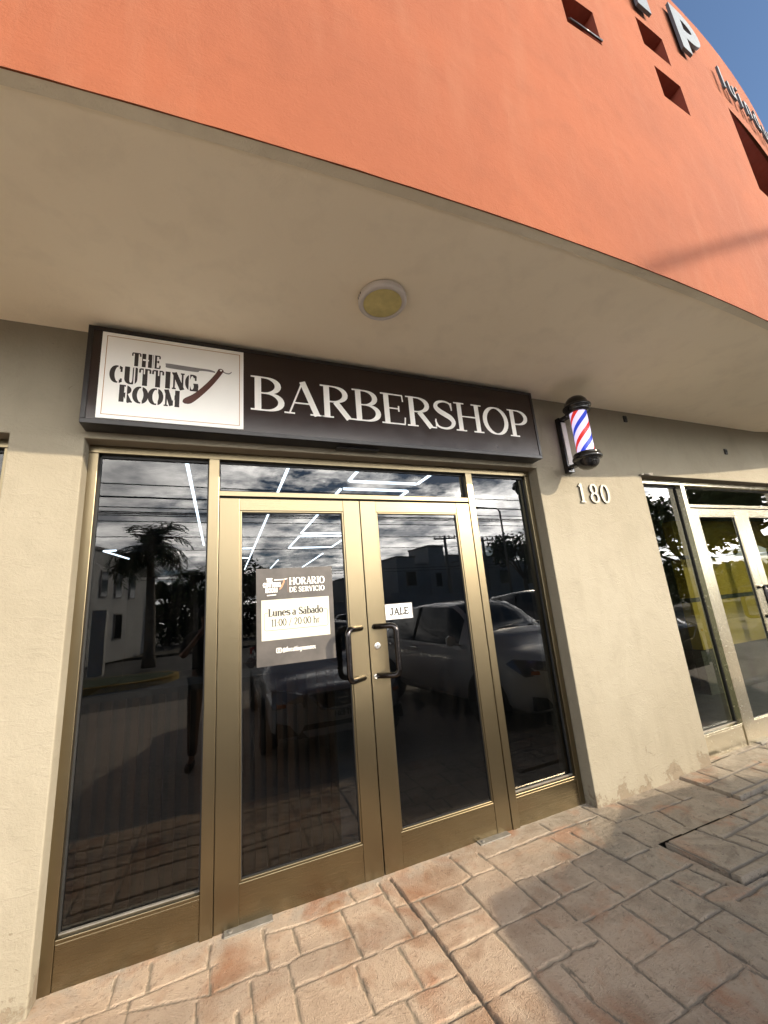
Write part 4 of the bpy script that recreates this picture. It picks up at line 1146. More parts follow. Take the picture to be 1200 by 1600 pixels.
sq = [(.330, 1.262), (.352, 1.262), (.355, 1.265), (.355, 1.284), (.352, 1.287), (.330, 1.287), (.327, 1.284), (.327, 1.265), (.330, 1.262)]
ribbon(mb, sq, [.0036] * 9, Fd, 0)
ribbon(mb, arc(.341, 1.2745, .006, .006, 90, 450, 14), [.003] * 15, Fd, 0)
mb.build('camera_icon', 'print_white', po)
mb = MB()
mb.prism([(.352, 1.628), (.349, 1.634), (.372, 1.672), (.376, 1.694), (.383, 1.692), (.382, 1.672), (.366, 1.640)], on_wall(YP - .0008), .0002)
ribbon(mb, [(.402, 1.612), (.402, 1.70)], [.0012] * 2, Fd, 0)
mb.build('poster_razor', 'print_tan', po)

# JALE plate
ja = thing('pull_sign', 'small white plate reading JALE on the right door glass', 'sign', (0, 0, 0))
MB().box(1.036, 1.238, .0185, .0205, 1.386, 1.490).build('plate', 'print_grey', ja)
MB().box(1.038, 1.231, .0175, .0184, 1.390, 1.485).build('plate_face', 'sign_white', ja)
Fj = on_wall(.0172)
mb = MB()
text(mb, 'JALE', 0, 1.412, .052, Fj, width=.142, center=1.137, thick=.23, thin=.19)
for a, b, c, d in ((1.046, 1.224, 1.4775, 1.4795), (1.046, 1.224, 1.3965, 1.3985), (1.046, 1.048, 1.398, 1.478), (1.222, 1.224, 1.398, 1.478)):
    mb.poly([Fj(a, c, 0), Fj(b, c, 0), Fj(b, d, 0), Fj(a, d, 0)])
mb.build('plate_text', 'print_ink', ja)
# ------------------------------------------------------------------ rooms behind the glass
M['room_dark'] = plain('dark_room_paint', (0.045, 0.042, 0.040), 0.8)
M['room_floor'] = plain('dark_room_floor', (0.05, 0.045, 0.04), 0.35, 0, 0.2, 3)
M['ceil_dark'] = plain('black_ceiling', (0.018, 0.018, 0.018), 0.8)
M['yellow'] = plain('yellow_paint', (0.42, 0.27, 0.02), 0.7, 0, 0.1, 2)
M['pale'] = plain('pale_paint', (0.5, 0.48, 0.42), 0.8)
def room(x0, x1, y1, wall, floor, ceil):
    mb = MB()
    mb.poly([(x0, .0, -.03), (x1, .0, -.03), (x1, y1, -.03), (x0, y1, -.03)])
    mb.build('room_floor', floor, bld, fix=False)
    mb = MB()
    mb.poly([(x0, .22, -.03), (x0, y1, -.03), (x0, y1, 3.1), (x0, .22, 3.1)]); mb.poly([(x1, .22, -.03), (x1, y1, -.03), (x1, y1, 3.1), (x1, .22, 3.1)])
    mb.poly([(x0, y1, -.03), (x1, y1, -.03), (x1, y1, 3.1), (x0, y1, 3.1)])
    mb.build('room_wall', wall, bld, fix=False)
    mb = MB(); mb.poly([(x0, .22, 3.1), (x1, .22, 3.1), (x1, y1, 3.1), (x0, y1, 3.1)])
    mb.build('room_ceiling', ceil, bld, fix=False)
room(-2.9, 3.6, 13, 'room_dark', 'room_floor', 'ceil_dark')
room(3.62, 9.9, 7, 'pale', 'room_floor', 'pale')
room(-7.9, -2.92, 6, 'room_dark', 'room_floor', 'ceil_dark')
mb = MB(); mb.box(6.1, 9.8, 1.2, 1.34, .55, 1.18); mb.box(6.1, 9.8, 1.2, 1.34, 1.24, 1.78); mb.box(6.1, 9.8, 1.2, 1.34, 1.84, 2.35); mb.box(6.1, 9.8, 1.24, 1.36, -.03, .55, 1); mb.box(6.1, 9.8, 1.21, 1.33, 1.18, 1.24, 1); mb.box(6.1, 9.8, 1.21, 1.33, 1.78, 1.84, 1)
o = mb.build('partition', ['yellow', 'room_dark']); tag(o, 'yellow panelled partition inside the right hand shop', 'partition')

def led_mat():
    t = NT('led_tube')
    t.set(color=(0.8, 0.85, 0.9), emit=(0.80, 0.90, 1.0), es=5.0)
    return t.m
M['led'] = led_mat()
ZC = 2.95
def led(pieces, label):
    mb = MB()
    for (a, b) in pieces:
        a, b = Vector(a), Vector(b)
        d = (b - a).normalized()
        # tubes come in lengths with small dark gaps between them
        L = (b - a).length; n = max(1, round(L / 1.2))
        for k in range(n):
            p, q = a + d * (L * k / n + .02), a + d * (L * (k + 1) / n - .02)
            mb.tube([(p.x, p.y, ZC), (q.x, q.y, ZC)], .016, 8)
    c = Vector(pieces[0][0])
    o = mb.build('led_lamp', 'led')
    tag(o, label, 'ceiling light', 'led tube lights on the dark ceiling')
led([((-.30, .9), (-.34, 6.0))], 'single straight led tube line seen through the left pane')
led([((.64, .9), (.63, 10.6)), ((.36, 6.53), (.63, 6.53)), ((.36, 8.02), (.63, 8.02))], 'long led tube line with two short arms, seen through the left door')
led([((1.39, 1.76), (2.30, 1.76)), ((1.39, 1.76), (1.39, .6)), ((2.30, 1.76), (2.30, .6))], 'rectangular led tube loop nearest the glass')
led([((1.39, 2.06), (2.31, 2.06)), ((1.38, 2.06), (1.38, 4.9)), ((2.31, 2.06), (2.31, 4.9)), ((1.38, 4.9), (2.31, 4.9))], 'second rectangular led tube loop behind the nearest one')
led([((1.40, 5.2), (2.40, 5.2)), ((1.40, 5.2), (1.40, 6.6)), ((2.40, 5.2), (2.40, 6.6)), ((1.40, 6.6), (2.40, 6.6))], 'third rectangular led tube loop, deepest in the room')
led([((2.42, 7.6), (2.42, 10.7)), ], 'straight led tube line deep in the room behind the poster, right one')
led([((1.41, 8.6), (1.41, 10.7))], 'straight led tube line deep in the room behind the poster, left one')
led([((-2.12, 6.46), (-1.88, 6.43)), ((-2.12, 6.46), (-1.9, 7.6))], 'angled led tube at the far left of the left pane')
# slatted counter just behind the glass
M['slat'] = plain('brown_slats', (0.10, 0.046, 0.022), 0.5, 0, 0.25, 5)
mb = MB()
x = -.66
while x < .74:
    mb.box(x, x + .036, .36, .40, -.02, 1.08)
    x += .068
mb.box(-.68, .76, .40, .43, -.02, 1.08, 1); mb.box(-.70, .78, .34, .75, 1.08, 1.11, 1)
o = mb.build('slat_counter', ['slat', 'room_dark']); tag(o, 'brown vertical slat counter behind the lower glass on the left', 'counter')

# ------------------------------------------------------------------ the street opposite, seen in the glass
def carpaint(name, c, rough=0.25):
    t = NT(name)
    v = t.coord()
    f = t.noise(v, 3, 4, 0.6)
    t.set(color=t.mixc(f, tuple(x * .93 for x in c), c), rough=rough, coat=0.8, coatr=0.06)
    return t.m
M['car_white'] = carpaint('car_white', (0.80, 0.80, 0.79))
M['car_silver'] = carpaint('car_pale_blue', (0.60, 0.62, 0.66))
M['car_dark'] = carpaint('car_dark', (0.02, 0.022, 0.026))
M['car_glass'] = plain('car_glass', (0.012, 0.014, 0.015), 0.05)
M['tyre'] = plain('tyre', (0.018, 0.018, 0.018), 0.85)
M['rim'] = plain('alloy_rim', (0.35, 0.35, 0.36), 0.3, 0.9)
M['black_trim'] = plain('black_trim', (0.014, 0.014, 0.014), 0.45)
M['chrome'] = plain('chrome', (0.7, 0.7, 0.7), 0.12, 1.0, 0.03)
M['lens'] = plain('headlight_lens', (0.30, 0.31, 0.33), 0.08, 0.6, 0.3, 30)
M['amber'] = plain('amber_lens', (0.6, 0.16, 0.02), 0.15)
M['red_lens'] = plain('red_lens', (0.35, 0.02, 0.015), 0.15)
M['plate'] = plain('number_plate', (0.62, 0.62, 0.58), 0.4)

def interp(tab, s):
    for (a, va), (b, vb) in zip(tab, tab[1:]):
        if s <= b:
            t = (s - a) / (b - a) if b > a else 0
            t = t * t * (3 - 2 * t)
            return va + (vb - va) * t
    return tab[-1][1]
def car(name, label, x, y, z, rz, paint, P, plate=None):
    """front faces +y; stations run from the front (s = 0) to the tail"""
    t = thing(name, label, 'car', (x, y, z), rz)
    L, W = P['L'], P['W'] / 2
    st = sorted(set([0, .04, .1, .2, .35] + [L * i / 30 for i in range(1, 30)] + [P['ws0'], P['ws1'], P['rs0'], P['rs1'], L - .3, L - .15, L - .05, L]))
    hw = [(0, .60), (.1, .80), (.35, .94), (.9, 1), (L - .9, 1), (L - .3, .94), (L, .72)]
    zb = [(0, .27), (.25, .21), (L - .4, .21), (L, .34)]
    zs = [(0, P['nose'] - .16), (.2, P['nose'] - .06), (.7, P['belt'] - .10), (P['ws0'], P['belt'] - .03), (P['rs1'], P['belt'] + .04), (L - .05, P['belt'] + .0), (L, P['belt'] - .14)]
    zt = [(0, P['nose'] - .10), (.06, P['nose']), (.5, P['nose'] + .10), (P['ws0'], P['hood']), (P['ws1'], P['roof'] - .03), ((P['ws1'] + P['rs0']) / 2, P['roof']), (P['rs0'], P['roof'] - .06), (P['rs1'], P['deck']), (L - .08, P['deck'] - .03), (L, P['deck'] - .16)]
    wt = [(0, .55), (.5, .74), (P['ws0'], .80), (P['ws1'], .68), (P['rs0'], .66), (P['rs1'], .74), (L, .62)]
    rings = []
    for s in st:
        w = W * interp(hw, s); b, sh, tp, tw = interp(zb, s), interp(zs, s), interp(zt, s), W * interp(wt, s)
        tw = min(tw, w * .97)
        half = [(0, b), (w * .8, b), (w * .97, b + .10), (w, b + (sh - b) * .5), (w * .985, sh - .05), (w * .955, sh), (tw + .02, tp - .035), (tw - .06, tp), (tw * .5, tp + .02), (0, tp + .026)]
        rings.append([(px_, -s, pz) for px_, pz in half] + [(-px_, -s, pz) for px_, pz in half[-2:0:-1]])
    n = len(rings[0])
    vs = [q for r in rings for q in r]
    body, gl, wsn = MB(), MB(), MB()
    body.v = list(vs)
    fs_g = []
    for i in range(len(st) - 1):
        sm = (st[i] + st[i + 1]) / 2
        for k in range(n):
            k2 = (k + 1) % n
            f = (i * n + k, i * n + k2, (i + 1) * n + k2, (i + 1) * n + k)
            side = k in (5, n - 6)
            top = k in (7, 8, n - 9, n - 8)
            is_g = (side and P['ws0'] + .35 < sm < P['rs1'] - .25) or (top and (P['ws0'] + .05 < sm < P['ws1'] - .03 or P['rs0'] + .05 < sm < P['rs1'] - .05))
            body.f.append(f); body.sm.append(True); body.mi.append(1 if is_g else 0)
    body.f.append(tuple(range(n))); body.sm.append(False); body.mi.append(0)
    body.f.append(tuple((len(st) - 1) * n + k for k in range(n))); body.sm.append(False); body.mi.append(0)
    bo = body.build('body', [paint, 'car_glass'], t)
    # pillars
    for sx in (-1, 1):
        mb = MB()
        for s in (P['ws1'] + (P['rs0'] - P['ws1']) * .52, ):
            w, sh, tp, tw = W * interp(hw, s), interp(zs, s), interp(zt, s), W * interp(wt, s)
            mb.tube([(sx * w * .957, -s, sh), (sx * (tw + .024), -s, tp - .035)], .022, 6)
        pts = []
        for s in [P['ws0'] + .35 + (P['rs1'] - P['ws0'] - .6) * i / 16 for i in range(17)]:
            w, sh = W * interp(hw, s), interp(zs, s)
            pts.append((sx * w * .962, -s, sh + .004))
        mb.tube(pts, .007, 5)
        mb.build('window_trim', 'black_trim', t)
    R = P['wr']
    for s in P['axles']:
        for sx in (-1, 1):
            wx = sx * (W * interp(hw, s) - .10)
            mb = MB()
            mb.lathe([(R + .055, 0), (R + .055, sx * .112), (R + .03, sx * .114), (0.0, sx * .113)], (wx, -s, R + .015), 'x', 28)
            mb.build('wheel_arch', 'black_trim', t)
            wl = MB().lathe([(R * .62, sx * -.07), (R * .94, sx * -.09), (R, sx * -.06), (R, sx * .08), (R * .95, sx * .118), (R * .66, sx * .122), (R * .62, sx * .10)], (wx, -s, R), 'x', 28).build('wheel', 'tyre', t)
            mb = MB()
            mb.lathe([(R * .64, sx * .125), (R * .60, sx * .128), (R * .57, sx * .118)], (wx, -s, R), 'x', 28)
            for q in range(5):
                mm = Matrix.Translation((wx + sx * .118, -s, R)) @ Matrix.Rotation(2 * math.pi * q / 5 + .3, 4, 'X') @ Matrix.Translation((0, 0, R * .33))
                mb.tbox(mm, .008, .028, R * .28)
            mb.lathe([(.05, sx * .128), (.0, sx * .13)], (wx, -s, R), 'x', 14)
            mb.build('rim', 'rim', wl)
    N = P['nose']
    # headlights: swept wedges on the front corners
    for sx in (-1, 1):
        mb = MB()
        mb.add([(sx * W * .50, .015, N - .155), (sx * W * .54, .0, N - .02), (sx * W * .90, -.34, N + .02), (sx * W * .955, -.42, N - .03), (sx * W * .90, -.17, N - .17),
                (sx * W * .48, -.12, N - .15), (sx * W * .50, -.2, N - .02), (sx * W * .80, -.45, N + .01)],
               [(0, 1, 2, 3, 4), (0, 5, 6, 1), (1, 6, 7, 2), (0, 4, 5)])
        h = mb.build('headlight', 'lens', t)
        mb = MB(); mb.tbox(Matrix.Translation((sx * W * .80, -.085, N - .125)) @ Matrix.Rotation(sx * -.6, 4, 'Z'), .05, .012, .018)
        mb.build('indicator', 'amber', h)
        mb = MB(); mb.prism([(sx * W * .60, .30), (sx * W * .88, .29), (sx * W * .86, .44), (sx * W * .70, .41)], lambda a, b, d: (a, -.085 - .22 * max(0, abs(a) / W - .62) - d + .065, b), .06)
        mb.build('fog_recess', 'black_trim', t)
        s = P['ws0'] + .42
        w, sh = W * interp(hw, s), interp(zs, s)
        mb = MB(); mb.lathe([(.0, -.05), (.055, -.045), (.075, -.01), (.07, .02), (.0, .025)], (sx * (w + .09), -s, sh + .07), 'y', 14)
        mb.tube([(sx * w * .94, -s, sh), (sx * (w + .05), -s, sh + .05)], .018, 6)
        mb.build('mirror', paint, t)
        for s in (P['ws1'] + .75, P['ws1'] + 1.55):
            w, sh = W * interp(hw, s), interp(zs, s)
            mb = MB(); mb.tbox(Matrix.Translation((sx * (w * .985 + .012), -s, sh - .10)), .014, .09, .016)
            mb.build('door_handle', 'chrome', t, bevel=.006)
        mb = MB(); mb.tbox(Matrix.Translation((sx * W * .80, -L + .08, P['deck'] - .14)) @ Matrix.Rotation(sx * .5, 4, 'Z'), .16, .06, .07)
        mb.build('tail_light', 'red_lens', t, bevel=.01)
    mb = MB(); mb.prism([(-W * .46, N - .03), (W * .46, N - .03), (W * .30, N - .21), (-W * .30, N - .21)], lambda a, b, d: (a, .022 - .03 * (a / W) ** 2 - d, b), .05)
    g = mb.build('grille', 'black_trim', t)
    mb = MB()
    for sx in (-1, 1):
        mb.tube([(sx * W * .44, .018, N - .04), (sx * W * .27, .026, N - .20), (0, .03, N - .225)], .013, 6)
    mb.tube(arc(0, N - .11, .055, .055, 0, 360, 20) and [(a, .028, b) for a, b in arc(0, N - .11, .055, .055, 0, 360, 20)], .006, 6)
    mb.tube([(-.075, .03, N - .11), (.075, .03, N - .11)], .009, 6)
    mb.build('grille_trim', 'chrome', g)
    mb = MB(); mb.prism([(-W * .52, .40), (W * .52, .40), (W * .62, .27), (-W * .62, .27)], lambda a, b, d: (a, .016 - .05 * (a / W) ** 2 - d, b), .05)
    mb.build('lower_grille', 'black_trim', t)
    if plate:
        pl = MB().box(-.155, .155, .02, .034, .40, .55).build('number_plate', 'plate', t, bevel=.003)
        mb = MB(); text(mb, plate, 0, .445, .062, lambda a, b, d: (-a, .0350 - d, b), width=.25, center=0, thick=.2, thin=.16, serif=False)
        mb.build('plate_text', 'print_ink', pl)
    mb = MB()
    for q in (-.35, .25):
        mb.tube([(q, -P['ws0'] - .04, P['hood'] + .03), (q + .5, -P['ws0'] - .12, P['hood'] + .075)], .008, 5)
    mb.build('wiper', 'black_trim', t)
    return t
SEDAN = dict(L=4.45, W=1.74, nose=.74, belt=.95, hood=1.02, roof=1.47, deck=1.08, ws0=.98, ws1=1.62, rs0=3.3, rs1=3.88, wr=.305, axles=(.83, 3.40))
SUV = dict(L=4.5, W=1.84, nose=.92, belt=1.08, hood=1.12, roof=1.68, deck=1.20, ws0=1.15, ws1=1.85, rs0=3.75, rs1=4.35, wr=.35, axles=(.88, 3.50))
car('parked_car', 'pale compact car parked nose in, its number plate mirrored in the left door', 1.34, -2.30, -.135, R_(1), 'car_silver', SEDAN, 'YYT-858-F')
car('parked_car', 'white sedan parked nose in, mirrored in the right door and right pane', 4.15, -1.40, -.125, R_(-7), 'car_white', dict(SEDAN, roof=1.57, hood=1.13, belt=1.0, nose=.82, ws0=.92, ws1=1.72))
car('parked_car', 'dark car parked beyond the white sedan, mirrored at the right pane edge', 6.75, -1.75, -.13, R_(-3), 'car_dark', SUV)
car('parked_car', 'far white car across the street, tiny in the left door glass', 4.6, -20.5, -.2, R_(90), 'car_white', SEDAN)

# ---- vegetation
def leafmat(name, c):
    t = NT(name)
    g = t.n('ShaderNodeNewGeometry')
    col = t.ramp(g.outputs['Random Per Island'], (0.0, tuple(x * .6 for x in c)), (0.6, c), (1.0, tuple(min(1, x * 1.5) for x in c)))
    t.set(color=col, rough=0.6, spec=0.3)
    return t.m
M['leaf'] = leafmat('leaves', (0.050, 0.085, 0.022))
M['palm_leaf'] = leafmat('palm_leaves', (0.050, 0.080, 0.025))
M['bark'] = plain('bark', (0.16, 0.125, 0.09), 0.95, 0, 0.3, 4, 0.5)
M['palm_bark'] = plain('palm_bark', (0.22, 0.19, 0.15), 0.9, 0, 0.25, 3, 0.4)
def palm(x, y, z0, h, r, label, seed, nf=22, shaft=True):
    q = random.Random(seed)
    t = thing('palm_tree', label, 'palm tree', (x, y, z0))
    mb = MB()
    lean = q.uniform(-.3, .3)
    pts = [(lean * (k / 8) ** 2, 0, h * k / 8) for k in range(9)]
    mb.tube(pts, [.22 - .09 * k / 8 + (.06 if k == 0 else 0) for k in range(9)], 10)
    mb.build('trunk', 'palm_bark', t)
    mb = MB()
    top = Vector((lean, 0, h))
    for f in range(nf):
        az = 2 * math.pi * f / nf + q.uniform(-.2, .2)
        el = q.uniform(-.35, 1.25)
        L = r * q.uniform(.85, 1.1)
        d = Vector((math.cos(az), math.sin(az), 0)); sd_ = Vector((-d.y, d.x, 0))
        pr = []
        p = top.copy(); a = el
        for k in range(13):
            pr.append(p.copy())
            p = p + (d * math.cos(a) + Vector((0, 0, math.sin(a)))) * (L / 12)
            a -= (.10 + .075 * k / 4)
        mb.tube(pr, [.03 * (1 - k / 14) for k in range(13)], 4, caps=False)
        for k in range(1, 13):
            tn = (pr[k] - pr[k - 1]).normalized()
            up = sd_.cross(tn)
            ll = r * .30 * math.sin(math.pi * min(.96, (k + .8) / 13.2)) + .08
            for sg_ in (-1, 1):
                for e in (0, .5):
                    b0 = pr[k - 1].lerp(pr[k], e)
                    tipv = b0 + (sd_ * sg_ * .8 + tn * .55 + up * q.uniform(-.35, .30) + Vector((0, 0, -.25))).normalized() * ll
                    w_ = tn * .03
                    mb.add([b0 - w_, b0 + w_, b0.lerp(tipv, .6) + w_ * 1.1, tipv, b0.lerp(tipv, .6) - w_], [(0, 1, 2, 3, 4)])
    mb.build('crown', 'palm_leaf', t, fix=False)
    return t
def tree(x, y, z0, h, r, label, seed, leaf=.16, n=2600, name='tree'):
    q = random.Random(seed)
    t = thing(name, label, 'tree', (x, y, z0))
    mb = MB()
    mb.tube([(0, 0, 0), (.1, 0, h * .25), (.0, .1, h * .5)], [.24, .17, .12], 8)
    clumps = []
    for k in range(16):
        a = q.uniform(0, 6.28); e = q.uniform(-.3, 1); rr = r * q.uniform(.45, .95)
        c = Vector((math.cos(a) * rr * math.cos(e), math.sin(a) * rr * math.cos(e), h * .68 + rr * .62 * math.sin(e)))
        clumps.append((c, r * q.uniform(.22, .42)))
        mb.tube([(0, .05, h * .42), (c.x * .5, c.y * .5, h * .42 + (c.z - h * .42) * .6), tuple(c)], [.08, .05, .02], 5)
    mb.build('trunk', 'bark', t)
    mb = MB()
    for k in range(n):
        c, cr_ = q.choice(clumps)
        v = Vector((q.gauss(0, 1), q.gauss(0, 1), q.gauss(0, .8)))
        p = c + v.normalized() * cr_ * q.uniform(.3, 1.08) ** .6
        u = Vector((q.gauss(0, 1), q.gauss(0, 1), q.gauss(0, .6))).normalized()
        w_ = u.cross(Vector((q.gauss(0, 1), q.gauss(0, 1), q.gauss(0, 1)))).normalized()
        s = leaf * q.uniform(.6, 1.3)
        mb.add([p - u * s, p + w_ * s * .45, p + u * s, p - w_ * s * .45], [(0, 1, 2, 3)])
    mb.build('crown', 'leaf', t, fix=False)
    return t
def at(az, D):     # direction seen in the mirror -> real place in front of the shop
    return (0.031 + D * math.sin(R_(az)), -(-2.525 + D * math.cos(R_(az))))
G0 = -.1
x, y = at(-8.2, 19); palm(x, y, G0, 4.75, 2.15, 'tall palm with a big crown across the street, mirrored in the left pane', 3, 28)
x, y = at(-3.2, 34); palm(x, y, G0, 4.6, 2.6, 'shorter palm behind the tall one, mirrored in the left pane', 8, 26)
x, y = at(-6.3, 36); tree(x, y, G0, 5.6, 1.6, 'narrow dark tree between the two palms', 2, .2, 1500)
x, y = at(2, 40); tree(x, y, G0, 6.4, 3.6, 'bushy tree across the street behind the poster', 5, .26, 2200)
x, y = at(-3, 42); tree(x, y, G0, 4.2, 3.2, 'low bushy tree under the shorter palm', 15, .26, 1800)
x, y = at(41.0, 33); tree(x, y, G0, 6.6, 3.0, 'round dark tree beside the street lamp, mirrored in the right pane', 11, .2, 2600)
x, y = at(46.0, 22); tree(x, y, G0, 3.4, 1.6, 'small bush behind the dark car', 12, .14, 1500)
x, y = at(59, 24); tree(x, y, G0, 5.6, 3.6, 'big spreading tree mirrored in the right hand shopfront', 13, .2, 3600)
x, y = at(66, 22); tree(x, y, G0, 6.2, 3.2, 'second spreading tree mirrored at the right edge of the photo', 14, .2, 3200)

def hedge(x0, x1, y, h, dp, label, seed, n, leaf):
    q = random.Random(seed)
    t = thing('hedge', label, 'hedge', ((x0 + x1) / 2, y, G0))
    W = (x1 - x0) / 2
    mb = MB()
    for k in range(9):
        u = -W + 2 * W * (k + .5) / 9
        mb.tube([(u, 0, 0), (u + .2, .1, h * .5), (u + .1, .0, h * .8)], [.10, .07, .03], 6)
    mb.build('stem', 'bark', t)
    mb = MB()
    for k in range(n):
        u = q.uniform(-W, W)
        top = h * (.72 + .38 * mn.noise((u * .35, seed, 0)) + .12 * mn.noise((u * 1.3, seed, 4)))
        p = Vector((u, q.uniform(-dp, dp), top * q.uniform(0.02, 1) ** .7))
        a = Vector((q.gauss(0, 1), q.gauss(0, 1), q.gauss(0, .6))).normalized()
        b = a.cross(Vector((q.gauss(0, 1), q.gauss(0, 1), q.gauss(0, 1)))).normalized()
        s = leaf * q.uniform(.6, 1.3)
        mb.add([p - a * s, p + b * s * .5, p + a * s, p - b * s * .5], [(0, 1, 2, 3)])
    mb.build('foliage', 'leaf', t, fix=False)
hedge(-9, 9, -34, 3.6, 1.4, 'long dark hedge under the palms across the street', 21, 5200, .26)
hedge(19, 46, -15.5, 3.4, 1.3, 'tall dark hedge mirrored in the right hand shopfront', 22, 6500, .26)
# ---- houses opposite
M['house_white'] = plaster('house_white', (0.66, 0.65, 0.62), (0.58, 0.57, 0.54), None, 0.2)
M['house_grey'] = plaster('house_grey', (0.50, 0.51, 0.53), (0.42, 0.43, 0.45), None, 0.2)
M['roof_trim'] = plain('roof_trim', (0.30, 0.28, 0.27), 0.8)
def house(name, label, x, y, rz, mat, boxes, wins):
    t = thing(name, label, 'house', (x, y, G0), rz)
    mb = MB()
    for b in boxes: mb.box(*b)
    mb.build('wall', mat, t, bevel=.02)
    mb = MB()
    for (x0, x1, y0, y1, z0, z1) in boxes:
        mb.box(x0 - .06, x1 + .06, y0 - .06, y1 + .06, z1 + .002, z1 + .14)
    mb.build('parapet', 'roof_trim', t)
    for w6 in [w for w in wins if len(w) == 6]:
        sy, sz, sw, sh, sxp = w6[:5]
        f = MB().box(sxp, sxp + .05, sy - sw / 2 - .06, sy + sw / 2 + .06, sz - .06, sz + sh + .06).build('window', 'roof_trim', t)
        MB().box(sxp + .05, sxp + .06, sy - sw / 2, sy + sw / 2, sz, sz + sh).build('pane', 'car_glass', f)
    for (wx, wz, ww, wh, wy_) in [w for w in wins if len(w) == 5]:
        f = MB().box(wx - ww / 2 - .06, wx + ww / 2 + .06, wy_, wy_ + .05, wz - .06, wz + wh + .06).build('window', 'roof_trim', t)
        MB().box(wx - ww / 2, wx + ww / 2, wy_ + .05, wy_ + .06, wz, wz + wh).build('pane', 'car_glass', f)
    return t
x, y = at(-13, 24)
house('white_house', 'white two storey villa with arched gable mirrored at the left of the left pane', x - 2.6, y, R_(16), 'house_white',
      [(-2.6, 1.6, -7, 0, 0, 5.0), (-2.0, .6, -6, .5, 0, 6.0), (1.0, 2.3, -5, .2, 0, 5.4)],
      [(-.4, 3.6, .5, 1.4, .5), (.9, 3.6, .5, 1.4, .5), (1.65, 3.1, .35, 1.3, .2), (1.65, 1.2, .35, 1.2, .2), (-1.3, 3.6, .5, 1.4, .5), (-.5, .9, 1.0, 1.5, .5), (-.9, 3.2, .5, 1.2, 2.3, 's'), (-2.2, 3.2, .5, 1.2, 2.3, 's'), (-3.6, 3.2, .5, 1.2, 2.3, 's'), (-1.0, 1.1, .5, 1.2, 2.3, 's'), (-2.4, 1.1, .6, 1.2, 2.3, 's')])
mb = MB()
mb.box(-1.2, -.1, 0, .3, 0, 2.3); mb.box(.35, .8, 0, .3, 0, 2.4); mb.box(-4.5, -2.0, 0, .3, 0, 2.3); mb.box(1.15, 1.6, 0, .3, 0, 2.3)
x, y = at(-12.5, 18.5)
o = mb.build('garden_wall', 'house_white', loc=(x - 1.6, y, G0)); tag(o, 'pale garden wall with gate openings in front of the white villa', 'garden wall')
x, y = at(29.5, 38)
house('grey_house', 'flat roofed pale house with a roof tower, mirrored in the right door', x, y, R_(-8), 'house_grey',
      [(-4.5, 5.5, -9, 0, 0, 5.0), (-1.1, .7, -3, .3, 0, 6.7), (-4.6, -2.6, -4, .2, 0, 5.7), (1.2, 6.2, -7, .1, 0, 5.8)],
      [(-3.2, 3.2, 1.0, 1.2, .2), (-.2, 3.0, .6, 1.2, .3), (2.4, 3.0, 1.2, 1.2, .1), (4.3, 3.0, 1.2, 1.2, .1), (-2.0, .8, 1.2, 1.4, 0)])
x, y = at(38.5, 38)
house('grey_house', 'long low pale house right of the tower house, mirrored in the right pane', x, y, R_(-8), 'house_grey',
      [(-3.2, 9, -8, 0, 0, 4.6), (-2.8, 1.5, -6, .1, 0, 5.1)], [(0, 2.8, 1.2, 1.1, .1), (3.2, 2.6, 1.2, 1.1, 0), (6.2, 2.6, 1.2, 1.1, 0)])
x, y = at(22, 40)
house('grey_house', 'low flat house left of the tower house, mirrored beside the door handle', x, y, R_(-4), 'house_grey',
      [(-4.5, 2.2, -8, 0, 0, 4.4), (-1, .6, -4, .1, 0, 5.3)], [(-3, 2.4, 1.1, 1.1, 0), (1.2, 2.4, 1.0, 1.1, 0)])
x, y = at(33, 30)
mb = MB(); mb.box(-12, 3, -.15, .15, 0, 2.1); mb.box(-6, -4.2, -.18, .18, 0, 2.4)
o = mb.build('boundary_wall', 'house_grey', loc=(x, y, G0)); tag(o, 'long pale boundary wall before the grey houses', 'garden wall')

# ---- poles, lamp and cables
M['pole_conc'] = plain('pole_concrete', (0.30, 0.28, 0.25), 0.9)
M['cable'] = plain('cable_black', (0.012, 0.012, 0.012), 0.7)
def upole(az, D, h, label):
    x, y = at(az, D)
    t = thing('utility_pole', label, 'utility pole', (x, y, G0))
    MB().tube([(0, 0, 0), (0, 0, h)], [.17, .11], 10).build('shaft', 'pole_conc', t)
    mb = MB(); mb.tbox(Matrix.Translation((0, 0, h - .25)) @ Matrix.Rotation(R_(12), 4, 'Z'), .95, .05, .06)
    mb.build('crossarm', 'pole_conc', t)
    mb = MB()
    for q in (-.85, -.4, .4, .85):
        mb.lathe([(.05, 0), (.06, .08), (.03, .12), (.05, .2), (.0, .24)], (q, q * .2, h - .2), n=8)
    mb.build('insulator', 'tyre', t)
    return x, y
upole(31.0, 33, 6.9, 'concrete utility pole before the tower house, mirrored in the right door')
upole(36.3, 33, 6.4, 'concrete utility pole beside the street lamp, mirrored in the right pane')
x, y = at(39.2, 27)
t = thing('street_lamp', 'tall grey street lamp with a long arm, mirrored in the right pane', 'street lamp', (x, y, G0))
MB().tube([(0, 0, 0), (0, 0, 7.1), (-.15, 0, 7.3), (-1.3, 0, 7.35)], [.09, .06, .045, .04], 10).build('shaft', 'pole_conc', t)
mb = MB(); mb.tbox(Matrix.Translation((-1.6, 0, 7.34)), .32, .10, .05); mb.build('lamp_head', 'black_trim', t, bevel=.03)
def cable(a, b, r, sag, label):
    mb = MB()
    a, b = Vector(a), Vector(b)
    pts = [a.lerp(b, k / 24) - Vector((0, 0, sag * 4 * (k / 24) * (1 - k / 24))) for k in range(25)]
    mb.tube(pts, r, 5)
    o = mb.build('overhead_cable', 'cable')
    tag(o, label, 'cable', 'overhead cables along the street')
